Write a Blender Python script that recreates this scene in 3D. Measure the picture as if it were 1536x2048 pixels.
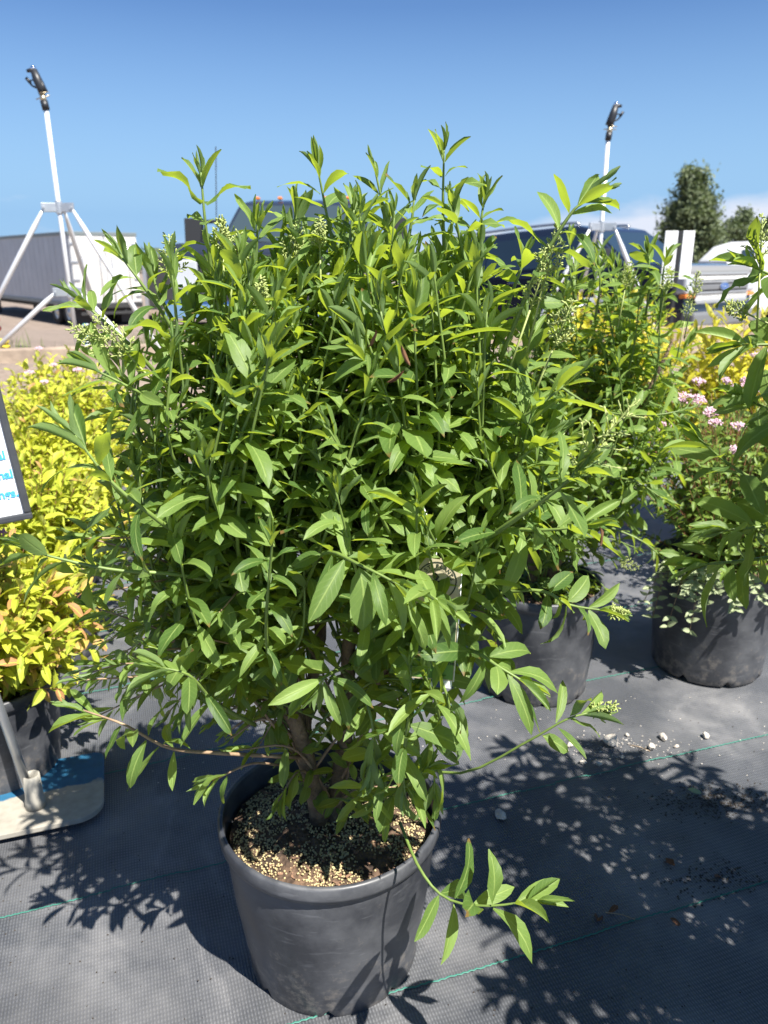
import bpy, bmesh, math, random
import numpy as np
from mathutils import Vector, Matrix

random.seed(7)
RNG = np.random.default_rng(7)
R = math.radians
scene = bpy.context.scene
for _o in list(bpy.data.objects):
    bpy.data.objects.remove(_o)

# ------------------------------------------------------------------ camera
CAM_H, PITCH, FPX = 0.95, R(18.0), 1550.0
cam = bpy.data.cameras.new('camera')
cam.sensor_fit = 'VERTICAL'
cam.sensor_height = 36.0
cam.lens = 36.0 * FPX / 2048.0
cam.clip_start, cam.clip_end = 0.02, 3000.0
cam.dof.use_dof = True
cam.dof.focus_distance = 0.86
cam.dof.aperture_fstop = cam.lens / 1000.0 / 0.0031
cam_ob = bpy.data.objects.new('camera', cam)
scene.collection.objects.link(cam_ob)
cam_ob.location = (0, 0, CAM_H)
cam_ob.rotation_euler = (math.pi / 2 - PITCH, 0, 0)
scene.camera = cam_ob

# ------------------------------------------------------------------ sun, sky, exposure
SUN_EL = R(58.5)
SUN_H = Vector((0.65, -0.76, 0)).normalized()            # horizontal direction towards the sun
SUN_DIR = Vector((SUN_H.x * math.cos(SUN_EL), SUN_H.y * math.cos(SUN_EL), math.sin(SUN_EL)))
sun = bpy.data.lights.new('sun', 'SUN')
sun.energy, sun.angle, sun.color = 5.0, R(0.53), (1.0, 0.955, 0.88)
sun_ob = bpy.data.objects.new('sun', sun)
scene.collection.objects.link(sun_ob)
sun_ob.location = (2, -2, 6)
sun_ob.rotation_euler = SUN_DIR.to_track_quat('Z', 'Y').to_euler()

world = bpy.data.worlds.new('World')
scene.world = world
world.use_nodes = True
wn, wl = world.node_tree.nodes, world.node_tree.links
wn.clear()
w_out = wn.new('ShaderNodeOutputWorld')
w_bg = wn.new('ShaderNodeBackground')
w_sky = wn.new('ShaderNodeTexSky')
w_sky.sky_type = 'NISHITA'
w_sky.sun_disc = False
w_sky.sun_elevation = SUN_EL
w_sky.sun_rotation = math.atan2(SUN_H.x, SUN_H.y)
w_sky.altitude = 1500
w_sky.air_density = 1.0
w_sky.dust_density = 0.0
w_sky.ozone_density = 1.6
w_bg.inputs['Strength'].default_value = 0.0585
# a low bank of fair weather cloud near the horizon
w_tc = wn.new('ShaderNodeTexCoord')
w_map = wn.new('ShaderNodeMapping')
w_map.inputs['Scale'].default_value = (1.0, 1.0, 3.2)
w_map.inputs['Location'].default_value = (24.9126, 34.7979, 0.401)
w_noise = wn.new('ShaderNodeTexNoise')
w_noise.inputs['Scale'].default_value = 2.6
w_noise.inputs['Detail'].default_value = 9.0
w_noise.inputs['Roughness'].default_value = 0.52
w_sep = wn.new('ShaderNodeSeparateXYZ')
w_band = wn.new('ShaderNodeMapRange')
w_band.inputs['From Min'].default_value = 0.03
w_band.inputs['From Max'].default_value = 0.15
w_band.inputs['To Min'].default_value = 0.13
w_band.inputs['To Max'].default_value = -0.25
w_add = wn.new('ShaderNodeMath'); w_add.operation = 'ADD'
w_ramp = wn.new('ShaderNodeValToRGB')
w_ramp.color_ramp.elements[0].position = 0.585
w_ramp.color_ramp.elements[1].position = 0.70
w_mix = wn.new('ShaderNodeMixRGB')
w_mix.inputs['Color2'].default_value = (5.3, 5.7, 6.6, 1)
wl.new(w_tc.outputs['Generated'], w_map.inputs['Vector'])
wl.new(w_map.outputs['Vector'], w_noise.inputs['Vector'])
wl.new(w_tc.outputs['Generated'], w_sep.inputs['Vector'])
wl.new(w_sep.outputs['Z'], w_band.inputs['Value'])
wl.new(w_noise.outputs['Fac'], w_add.inputs[0])
wl.new(w_band.outputs['Result'], w_add.inputs[1])
wl.new(w_add.outputs[0], w_ramp.inputs['Fac'])
wl.new(w_ramp.outputs['Color'], w_mix.inputs['Fac'])
w_hs = wn.new('ShaderNodeHueSaturation')
w_hs.inputs['Hue'].default_value = 0.507
w_hs.inputs['Saturation'].default_value = 1.22
w_hs.inputs['Value'].default_value = 0.95
wl.new(w_sky.outputs['Color'], w_hs.inputs['Color'])
w_hz = wn.new('ShaderNodeMapRange')                       # clear dry air: the blue holds down to the horizon
w_hz.inputs['From Min'].default_value = 0.05
w_hz.inputs['From Max'].default_value = 0.26
w_hz.inputs['To Min'].default_value = 0.95
w_hz.inputs['To Max'].default_value = 0.0
w_hm = wn.new('ShaderNodeMixRGB')
w_hm.inputs['Color2'].default_value = (2.1, 3.75, 5.9, 1)
wl.new(w_sep.outputs['Z'], w_hz.inputs['Value'])
wl.new(w_hz.outputs['Result'], w_hm.inputs['Fac'])
wl.new(w_hs.outputs['Color'], w_hm.inputs['Color1'])
wl.new(w_hm.outputs['Color'], w_mix.inputs['Color1'])
wl.new(w_mix.outputs['Color'], w_bg.inputs['Color'])
wl.new(w_bg.outputs['Background'], w_out.inputs['Surface'])

vs = scene.view_settings
vs.view_transform = 'Standard'
vs.look = 'None'
vs.exposure = 1.35
vs.gamma = 1.0
vs.use_curve_mapping = False
scene.render.engine = 'CYCLES'
scene.cycles.max_bounces = 8
scene.cycles.transmission_bounces = 6
scene.cycles.diffuse_bounces = 4
scene.cycles.use_denoising = True

# ------------------------------------------------------------------ helpers
CY, SY = math.cos(PITCH), math.sin(PITCH)


def at(px, py, Y):
    """the point of the place at distance Y ahead that the photograph shows at pixel px, py"""
    a, b = (px - 768.0) / FPX, -(py - 1024.0) / FPX
    d = Vector((a, CY + b * SY, -SY + b * CY))
    return Vector((0, 0, CAM_H)) + d * (Y / d.y)


def project(p):
    """pixel and depth of an array of points"""
    p = np.atleast_2d(np.asarray(p, float))
    dx, dy, dz = p[:, 0], p[:, 1], p[:, 2] - CAM_H
    zc = dy * CY - dz * SY
    up = dy * SY + dz * CY
    zc = np.where(zc < 1e-3, 1e-3, zc)
    return 768 + FPX * dx / zc, 1024 - FPX * up / zc, zc


ROW = R(19.0)                                            # the rows of pots run at this angle to the picture
U = Vector((math.cos(ROW), math.sin(ROW), 0))
V = Vector((-math.sin(ROW), math.cos(ROW), 0))


def link(o, parent=None):
    scene.collection.objects.link(o)
    if parent is not None:
        o.parent = parent
    return o


def tag(o, label=None, cat=None, group=None, kind=None):
    if label: o['label'] = label
    if cat: o['category'] = cat
    if group: o['group'] = group
    if kind: o['kind'] = kind
    return o


def thing(name, label, cat, loc=(0, 0, 0), rz=0.0, group=None):
    o = bpy.data.objects.new(name, None)
    o.empty_display_size = 0.05
    link(o)
    o.location = loc
    o.rotation_euler = (0, 0, rz)
    return tag(o, label, cat, group)


class MB:
    """collects geometry; build() links it as ONE mesh object"""
    def __init__(self):
        self.v, self.f, self.fa, self.uv, self.tint, self.n = [], [], [], [], [], 0

    def add(self, v, f, tint=0.0, uv=None):
        v = np.asarray(v, float).reshape(-1, 3)
        self.v.append(v)
        off = self.n
        if isinstance(f, np.ndarray): self.fa.append(f + off)
        else: self.f.extend([tuple(int(i) + off for i in q) for q in f])
        self.tint.append(np.full(len(v), tint) if np.isscalar(tint) else np.asarray(tint))
        self.uv.append(np.zeros((len(v), 2)) if uv is None else np.asarray(uv, float))
        self.n += len(v)
        return self

    def box(self, c, s, rot=None, tint=0.0):
        x, y, z = s[0] / 2, s[1] / 2, s[2] / 2
        v = np.array([(-x, -y, -z), (x, -y, -z), (x, y, -z), (-x, y, -z), (-x, -y, z), (x, -y, z), (x, y, z), (-x, y, z)])
        if rot is not None:
            v = v @ np.array(rot.to_3x3()).T
        v = v + np.array(c)
        return self.add(v, [(0, 3, 2, 1), (4, 5, 6, 7), (0, 1, 5, 4), (1, 2, 6, 5), (2, 3, 7, 6), (3, 0, 4, 7)], tint)

    def tube(self, path, rad, sides=6, cap=True, tint=0.0):
        p = np.asarray([tuple(q) for q in path], float)
        n = len(p)
        r = np.full(n, rad) if np.isscalar(rad) else np.asarray(rad, float)
        t = np.gradient(p, axis=0)
        t /= np.linalg.norm(t, axis=1)[:, None] + 1e-12
        ref = np.array([0.0, 0.0, 1.0]) if abs(t[0][2]) < 0.9 else np.array([1.0, 0, 0])
        vs_, fs = [], []
        a = np.arange(sides) * 2 * math.pi / sides
        for i in range(n):
            s = np.cross(t[i], ref); s /= np.linalg.norm(s) + 1e-12
            b = np.cross(s, t[i]); ref = b
            vs_.append(p[i] + r[i] * (np.cos(a)[:, None] * s + np.sin(a)[:, None] * b))
        for i in range(n - 1):
            for k in range(sides):
                k2 = (k + 1) % sides
                fs.append((i * sides + k, i * sides + k2, (i + 1) * sides + k2, (i + 1) * sides + k))
        if cap:
            fs.append(tuple(range(sides - 1, -1, -1)))
            fs.append(tuple((n - 1) * sides + k for k in range(sides)))
        return self.add(np.concatenate(vs_), fs, tint)

    def lathe(self, prof, c=(0, 0, 0), seg=40, rot=None, jitter=0.0):
        a = np.arange(seg) * 2 * math.pi / seg
        vs_, fs = [], []
        for (r, z) in prof:
            vs_.append(np.stack([r * np.cos(a), r * np.sin(a), np.full(seg, z)], 1))
        for i in range(len(prof) - 1):
            for k in range(seg):
                k2 = (k + 1) % seg
                fs.append((i * seg + k, i * seg + k2, (i + 1) * seg + k2, (i + 1) * seg + k))
        v = np.concatenate(vs_)
        if rot is not None:
            v = v @ np.array(rot.to_3x3()).T
        return self.add(v + np.array(c), fs)

    def poly(self, pts, thick, axis=(0, 1, 0)):
        """a flat outline given thickness along an axis"""
        p = np.asarray([tuple(q) for q in pts], float)
        ax = np.asarray(axis, float) * thick / 2
        n = len(p)
        f = [tuple(range(n)), tuple(range(2 * n - 1, n - 1, -1))]
        f += [(i, i + n, (i + 1) % n + n, (i + 1) % n) for i in range(n)]
        return self.add(np.concatenate([p - ax, p + ax]), f)

    def mesh(self, name, smooth=False):
        me = bpy.data.meshes.new(name)
        v = np.concatenate(self.v)
        me.from_pydata(v.tolist(), [], self.f + [q for a in self.fa for q in a.tolist()])
        tn = np.concatenate(self.tint)
        at_ = me.attributes.new('tint', 'FLOAT', 'POINT')
        at_.data.foreach_set('value', tn.astype(np.float32))
        uv = np.concatenate(self.uv)
        ul = me.uv_layers.new(name='UVMap')
        li = np.zeros(len(me.loops), np.int32)
        me.loops.foreach_get('vertex_index', li)
        ul.data.foreach_set('uv', uv[li].astype(np.float32).ravel())
        if smooth:
            me.polygons.foreach_set('use_smooth', [True] * len(me.polygons))
        me.update()
        return me

    def build(self, name, mat, parent=None, smooth=False, bevel=0.0, fixnormals=False):
        me = self.mesh(name, smooth)
        if bevel or fixnormals:
            bm = bmesh.new(); bm.from_mesh(me)
            bmesh.ops.recalc_face_normals(bm, faces=bm.faces)
            if bevel:
                bmesh.ops.bevel(bm, geom=[e for e in bm.edges if e.calc_face_angle(0) > 0.35], offset=bevel, segments=2, affect='EDGES', profile=0.6, clamp_overlap=True)
            bm.to_mesh(me); bm.free()
            if smooth:
                me.polygons.foreach_set('use_smooth', [True] * len(me.polygons))
        me.materials.append(mat)
        o = bpy.data.objects.new(name, me)
        return link(o, parent)


def bez(pts, n=12):
    """smooth path through points (Catmull-Rom)"""
    p = [Vector(q) for q in pts]
    if len(p) == 2:
        return [p[0].lerp(p[1], i / (n - 1)) for i in range(n)]
    p = [p[0] * 2 - p[1]] + p + [p[-1] * 2 - p[-2]]
    out, seg = [], len(p) - 3
    for i in range(n):
        t = i / (n - 1) * seg
        k = min(int(t), seg - 1); t -= k
        a, b, c, d = p[k:k + 4]
        out.append(0.5 * ((2 * b) + (c - a) * t + (2 * a - 5 * b + 4 * c - d) * t * t + (3 * b - a - 3 * c + d) * t ** 3))
    return out


# ------------------------------------------------------------------ materials
def new_mat(name):
    m = bpy.data.materials.new(name)
    m.use_nodes = True
    nt = m.node_tree
    b = nt.nodes['Principled BSDF']
    return m, nt, b


def N(nt, typ, **kw):
    n = nt.nodes.new(typ)
    for k, v in kw.items():
        if k in n.inputs.keys():
            n.inputs[k].default_value = v
        else:
            setattr(n, k, v)
    return n


def mat(name, col, rough=0.6, metal=0.0, spec=0.5, noise=0.0, scale=20.0, bump=0.0, col2=None, detail=5.0, coat=0.0, bscale=None):
    m, nt, b = new_mat(name)
    b.inputs['Base Color'].default_value = (*col, 1)
    b.inputs['Roughness'].default_value = rough
    b.inputs['Metallic'].default_value = metal
    b.inputs['Specular IOR Level'].default_value = spec
    b.inputs['Coat Weight'].default_value = coat
    if noise or col2 or bump:
        tc = N(nt, 'ShaderNodeTexCoord')
        nz = N(nt, 'ShaderNodeTexNoise', Scale=scale, Detail=detail, Roughness=0.6)
        nt.links.new(tc.outputs['Object'], nz.inputs['Vector'])
        rp = N(nt, 'ShaderNodeValToRGB')
        c2 = col2 or tuple(c * (1 - noise) for c in col)
        rp.color_ramp.elements[0].position = 0.36
        rp.color_ramp.elements[1].position = 0.70
        rp.color_ramp.elements[0].color = (*c2, 1)
        rp.color_ramp.elements[1].color = (*col, 1)
        nt.links.new(nz.outputs['Fac'], rp.inputs['Fac'])
        nt.links.new(rp.outputs['Color'], b.inputs['Base Color'])
        if bump:
            nz2 = N(nt, 'ShaderNodeTexNoise', Scale=bscale or scale * 2.5, Detail=6.0)
            nt.links.new(tc.outputs['Object'], nz2.inputs['Vector'])
            bp = N(nt, 'ShaderNodeBump', Strength=bump, Distance=0.01)
            nt.links.new(nz2.outputs['Fac'], bp.inputs['Height'])
            nt.links.new(bp.outputs['Normal'], b.inputs['Normal'])
    return m


def leaf_mat(name, dark, light, back, trans, rough=0.42, tw=0.42, spec=0.45, accent=None):
    """two sided leaf: glossy upper face, paler underside, light shining through, pale midrib"""
    m, nt, b = new_mat(name)
    L = nt.links
    at_ = N(nt, 'ShaderNodeAttribute', attribute_name='tint')
    oi = N(nt, 'ShaderNodeObjectInfo')
    uv = N(nt, 'ShaderNodeUVMap')
    sx = N(nt, 'ShaderNodeSeparateXYZ')
    L.new(uv.outputs['UV'], sx.inputs['Vector'])
    tc = N(nt, 'ShaderNodeTexCoord')
    nz = N(nt, 'ShaderNodeTexNoise', Scale=70.0, Detail=3.0)
    L.new(tc.outputs['Object'], nz.inputs['Vector'])
    # per leaf value: tint attribute plus mottling
    a1 = N(nt, 'ShaderNodeMath', operation='MULTIPLY_ADD'); a1.inputs[1].default_value = 0.28; a1.inputs[2].default_value = -0.14
    L.new(nz.outputs['Fac'], a1.inputs[0])
    a2 = N(nt, 'ShaderNodeMath', operation='ADD'); L.new(at_.outputs['Fac'], a2.inputs[0]); L.new(a1.outputs[0], a2.inputs[1])
    a3 = N(nt, 'ShaderNodeMath', operation='MULTIPLY_ADD'); a3.inputs[1].default_value = 0.25; a3.inputs[2].default_value = -0.12
    L.new(oi.outputs['Random'], a3.inputs[0])
    a4 = N(nt, 'ShaderNodeMath', operation='ADD', use_clamp=True); L.new(a2.outputs[0], a4.inputs[0]); L.new(a3.outputs[0], a4.inputs[1])
    mx = N(nt, 'ShaderNodeMixRGB'); mx.inputs['Color1'].default_value = (*dark, 1); mx.inputs['Color2'].default_value = (*light, 1)
    L.new(a4.outputs[0], mx.inputs['Fac'])
    col = mx.outputs['Color']
    if accent:
        gt = N(nt, 'ShaderNodeMapRange'); gt.inputs['From Min'].default_value = 1.2; gt.inputs['From Max'].default_value = 2.0
        L.new(at_.outputs['Fac'], gt.inputs['Value'])
        ma = N(nt, 'ShaderNodeMixRGB'); ma.inputs['Color2'].default_value = (*accent, 1)
        L.new(gt.outputs['Result'], ma.inputs['Fac']); L.new(col, ma.inputs['Color1'])
        col = ma.outputs['Color']
    # midrib and side veins from the leaf's own u, v
    au = N(nt, 'ShaderNodeMath', operation='ABSOLUTE')
    su = N(nt, 'ShaderNodeMath', operation='SUBTRACT'); su.inputs[1].default_value = 0.5
    L.new(sx.outputs['X'], su.inputs[0]); L.new(su.outputs[0], au.inputs[0])
    rib = N(nt, 'ShaderNodeMapRange'); rib.inputs['From Min'].default_value = 0.015; rib.inputs['From Max'].default_value = 0.06
    rib.inputs['To Min'].default_value = 1.0; rib.inputs['To Max'].default_value = 0.0
    L.new(au.outputs[0], rib.inputs['Value'])
    vn = N(nt, 'ShaderNodeMath', operation='MULTIPLY_ADD'); vn.inputs[1].default_value = -0.42
    L.new(au.outputs[0], vn.inputs[0]); L.new(sx.outputs['Y'], vn.inputs[2])
    vs_ = N(nt, 'ShaderNodeMath', operation='MULTIPLY'); vs_.inputs[1].default_value = 50.0
    L.new(vn.outputs[0], vs_.inputs[0])
    vsin = N(nt, 'ShaderNodeMath', operation='SINE'); L.new(vs_.outputs[0], vsin.inputs[0])
    vg = N(nt, 'ShaderNodeMapRange'); vg.inputs['From Min'].default_value = 0.75; vg.inputs['From Max'].default_value = 1.0
    L.new(vsin.outputs[0], vg.inputs['Value'])
    rb = N(nt, 'ShaderNodeMath', operation='MULTIPLY_ADD', use_clamp=True); rb.inputs[1].default_value = 0.20
    L.new(vg.outputs['Result'], rb.inputs[0]); L.new(rib.outputs['Result'], rb.inputs[2])
    rf = N(nt, 'ShaderNodeMath', operation='MULTIPLY'); rf.inputs[1].default_value = 0.55
    L.new(rb.outputs[0], rf.inputs[0])
    mr = N(nt, 'ShaderNodeMixRGB'); mr.inputs['Color2'].default_value = (light[0] * 1.7 + .02, light[1] * 1.5 + .02, light[2] * 1.6 + .02, 1)
    L.new(rf.outputs[0], mr.inputs['Fac']); L.new(col, mr.inputs['Color1'])
    tv = N(nt, 'ShaderNodeMath', operation='MULTIPLY_ADD'); tv.inputs[1].default_value = 0.22; L.new(nz.outputs['Fac'], tv.inputs[0]); L.new(sx.outputs['Y'], tv.inputs[2])
    tb_ = N(nt, 'ShaderNodeMapRange'); tb_.inputs['From Min'].default_value = 1.01; tb_.inputs['From Max'].default_value = 1.07; L.new(tv.outputs[0], tb_.inputs['Value'])
    tl_ = N(nt, 'ShaderNodeMapRange'); tl_.inputs['From Min'].default_value = 0.30; tl_.inputs['From Max'].default_value = 0.16; L.new(at_.outputs['Fac'], tl_.inputs['Value'])
    tm_ = N(nt, 'ShaderNodeMath', operation='MULTIPLY'); L.new(tb_.outputs['Result'], tm_.inputs[0]); L.new(tl_.outputs['Result'], tm_.inputs[1])
    mbr = N(nt, 'ShaderNodeMixRGB'); mbr.inputs['Color2'].default_value = (0.20, 0.11, 0.04, 1)
    L.new(tm_.outputs[0], mbr.inputs['Fac']); L.new(mr.outputs['Color'], mbr.inputs['Color1']); mr = mbr
    geo = N(nt, 'ShaderNodeNewGeometry')
    mb = N(nt, 'ShaderNodeMixRGB')
    bm_ = N(nt, 'ShaderNodeMath', operation='MULTIPLY'); bm_.inputs[1].default_value = 0.75
    L.new(geo.outputs['Backfacing'], bm_.inputs[0])
    L.new(bm_.outputs[0], mb.inputs['Fac'])
    L.new(mr.outputs['Color'], mb.inputs['Color1']); mb.inputs['Color2'].default_value = (*back, 1)
    L.new(mb.outputs['Color'], b.inputs['Base Color'])
    b.inputs['Roughness'].default_value = rough
    b.inputs['Specular IOR Level'].default_value = spec
    bp = N(nt, 'ShaderNodeBump', Strength=0.35, Distance=0.0012)
    L.new(rb.outputs[0], bp.inputs['Height'])
    L.new(bp.outputs['Normal'], b.inputs['Normal'])
    tr = N(nt, 'ShaderNodeBsdfTranslucent')
    mt = N(nt, 'ShaderNodeMixRGB'); mt.inputs['Color1'].default_value = (trans[0] * .62, trans[1] * .66, trans[2] * .8, 1); mt.inputs['Color2'].default_value = (*trans, 1)
    L.new(a4.outputs[0], mt.inputs['Fac'])
    L.new(mt.outputs['Color'], tr.inputs['Color'])
    ms = N(nt, 'ShaderNodeMixShader'); ms.inputs['Fac'].default_value = tw
    L.new(b.outputs['BSDF'], ms.inputs[1]); L.new(tr.outputs['BSDF'], ms.inputs[2])
    L.new(ms.outputs['Shader'], nt.nodes['Material Output'].inputs['Surface'])
    return m


M = {}
M['privet'] = leaf_mat('privet_leaf', (0.060, 0.128, 0.028), (0.225, 0.335, 0.085), (0.210, 0.305, 0.125), (0.52, 0.64, 0.04), rough=0.50, tw=0.47, spec=0.38)
M['spirea'] = leaf_mat('golden_spirea_leaf', (0.20, 0.29, 0.035), (0.55, 0.57, 0.055), (0.44, 0.46, 0.12), (0.66, 0.68, 0.035), rough=0.5, tw=0.36, spec=0.3, accent=(0.42, 0.20, 0.10))
M['golden'] = leaf_mat('golden_leaf', (0.34, 0.36, 0.03), (0.62, 0.57, 0.05), (0.5, 0.48, 0.12), (0.74, 0.68, 0.03), rough=0.45, tw=0.34)
M['pinkspirea'] = leaf_mat('spirea_leaf', (0.07, 0.14, 0.025), (0.20, 0.29, 0.05), (0.2, 0.28, 0.1), (0.34, 0.46, 0.05), rough=0.5, tw=0.36)
M['treeleaf'] = leaf_mat('tree_leaf', (0.065, 0.10, 0.05), (0.17, 0.21, 0.10), (0.13, 0.16, 0.08), (0.16, 0.22, 0.05), rough=0.6, tw=0.25)
M['grass'] = leaf_mat('grass_blade', (0.08, 0.14, 0.03), (0.18, 0.24, 0.05), (0.15, 0.2, 0.06), (0.25, 0.35, 0.05), rough=0.6, tw=0.3)
M['dead'] = leaf_mat('dry_leaf', (0.07, 0.028, 0.012), (0.20, 0.09, 0.038), (0.2, 0.10, 0.05), (0.3, 0.1, 0.02), rough=0.7, tw=0.2)
M['shootgreen'] = mat('green_shoot', (0.17, 0.25, 0.055), 0.5, noise=0.3, scale=60)
M['bark'] = mat('bark', (0.27, 0.19, 0.11), 0.85, col2=(0.10, 0.07, 0.045), scale=45, bump=0.6)
M['twig'] = mat('twig', (0.40, 0.28, 0.17), 0.75, col2=(0.2, 0.13, 0.08), scale=60)
M['redtwig'] = mat('red_twig', (0.26, 0.12, 0.05), 0.7, noise=0.4, scale=60)
M['bud'] = mat('flower_bud', (0.36, 0.42, 0.13), 0.55, noise=0.25, scale=300)
M['pink'] = mat('pink_flower', (0.62, 0.33, 0.45), 0.7, col2=(0.74, 0.54, 0.62), scale=160)
M['darkpink'] = mat('faded_pink_flower', (0.30, 0.10, 0.15), 0.7, col2=(0.5, 0.25, 0.3), scale=160)
M['prill'] = mat('fertilizer_pellet', (0.52, 0.42, 0.22), 0.5, col2=(0.33, 0.27, 0.14), scale=300)
M['bark_bit'] = mat('bark_chip', (0.34, 0.19, 0.11), 0.8, col2=(0.10, 0.06, 0.04), scale=120)
M['stone'] = mat('white_stone', (0.62, 0.58, 0.52), 0.85, col2=(0.42, 0.37, 0.31), scale=55, bump=0.7)
M['crumb'] = mat('soil_crumb', (0.06, 0.045, 0.032), 0.9, col2=(0.025, 0.02, 0.015), scale=200)
M['steel'] = mat('galvanised_steel', (0.62, 0.64, 0.66), 0.38, metal=0.75, noise=0.18, scale=14)
M['white_pipe'] = mat('pale_galvanised_pipe', (0.78, 0.79, 0.80), 0.42, metal=0.35, noise=0.08, scale=10)
M['chrome'] = mat('chrome', (0.82, 0.83, 0.85), 0.12, metal=1.0)
M['grille_chrome'] = mat('grille_chrome', (0.30, 0.31, 0.32), 0.35, metal=0.2)
M['grille_grey'] = mat('grille_grey', (0.17, 0.175, 0.18), 0.45, metal=0.2)
M['satin'] = mat('satin_silver', (0.60, 0.61, 0.62), 0.3, metal=0.85)
M['black_plastic'] = mat('black_plastic', (0.018, 0.02, 0.024), 0.45)
M['dark_trim'] = mat('dark_trim', (0.02, 0.021, 0.023), 0.55)
M['brass'] = mat('pale_brass', (0.6, 0.5, 0.33), 0.35, metal=0.8)
M['tyre'] = mat('tyre_rubber', (0.03, 0.03, 0.03), 0.85, noise=0.3, scale=8)
M['navy'] = mat('dark_blue_paint', (0.016, 0.022, 0.042), 0.22, spec=0.5, coat=0.6)
M['black_paint'] = mat('black_paint', (0.020, 0.026, 0.040), 0.25, coat=0.6)
M['hood_silver'] = mat('champagne_paint', (0.24, 0.235, 0.22), 0.35, metal=0.2, coat=0.3)
M['white_paint'] = mat('white_paint', (0.60, 0.61, 0.61), 0.4, noise=0.06, scale=3)
M['glass'] = mat('tinted_glass', (0.02, 0.035, 0.05), 0.05, spec=0.8)
M['glass_pale'] = mat('windscreen_glass', (0.035, 0.052, 0.062), 0.08, spec=0.45)
M['amber'] = mat('amber_lens', (0.75, 0.22, 0.04), 0.25)
M['redlens'] = mat('red_lens', (0.55, 0.03, 0.02), 0.3)
M['headlight'] = mat('headlight_lens', (0.40, 0.42, 0.44), 0.1, spec=0.8)
M['trailer_side'] = mat('trailer_sheet', (0.50, 0.52, 0.54), 0.5, metal=0.15, noise=0.14, scale=0.9)
M['trailer_door'] = mat('trailer_door_white', (0.60, 0.60, 0.59), 0.5, col2=(0.44, 0.43, 0.41), scale=1.1)
M['trailer_rail'] = mat('trailer_rail', (0.20, 0.23, 0.23), 0.5, metal=0.4)
M['chassis'] = mat('chassis_black', (0.035, 0.035, 0.036), 0.7, noise=0.3, scale=4)
M['timber'] = mat('weathered_timber', (0.36, 0.28, 0.21), 0.85, col2=(0.22, 0.17, 0.13), scale=9, bump=0.5)
M['board'] = mat('tan_board', (0.42, 0.30, 0.20), 0.85, col2=(0.28, 0.19, 0.13), scale=12, bump=0.4)
M['blue_hose'] = mat('teal_hose', (0.05, 0.22, 0.26), 0.45)
M['hose_band'] = mat('white_spiral', (0.75, 0.78, 0.76), 0.5)
M['red'] = mat('red_enamel', (0.55, 0.05, 0.035), 0.45)
M['yellow'] = mat('yellow_hose', (0.72, 0.55, 0.05), 0.5)
M['sign_frame'] = mat('charcoal_frame', (0.055, 0.06, 0.068), 0.42, noise=0.3, scale=40)
M['paper'] = mat('white_sheet', (0.80, 0.82, 0.84), 0.6, noise=0.03, scale=20)
M['blue_ink'] = mat('blue_ink', (0.06, 0.36, 0.66), 0.6)
M['cardsign'] = mat('white_board', (0.80, 0.81, 0.82), 0.5, noise=0.05, scale=15)
M['tagcard'] = mat('tan_card', (0.46, 0.40, 0.27), 0.55, noise=0.1, scale=80)
M['taggreen'] = mat('green_print', (0.10, 0.22, 0.035), 0.6)
M['tagphoto'] = mat('foliage_print', (0.05, 0.10, 0.03), 0.5, col2=(0.015, 0.03, 0.012), scale=160)
M['ink'] = mat('dark_ink', (0.02, 0.03, 0.02), 0.6)
M['tagwhite'] = mat('white_print', (0.7, 0.72, 0.7), 0.5)
M['tagblue'] = mat('navy_print', (0.03, 0.05, 0.16), 0.5)
M['clear'] = mat('clear_tie', (0.72, 0.74, 0.74), 0.3)
M['logo_blue'] = mat('badge_blue', (0.03, 0.09, 0.30), 0.25, coat=0.5)
M['interior'] = mat('seat_cloth', (0.10, 0.10, 0.11), 0.9)


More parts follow.
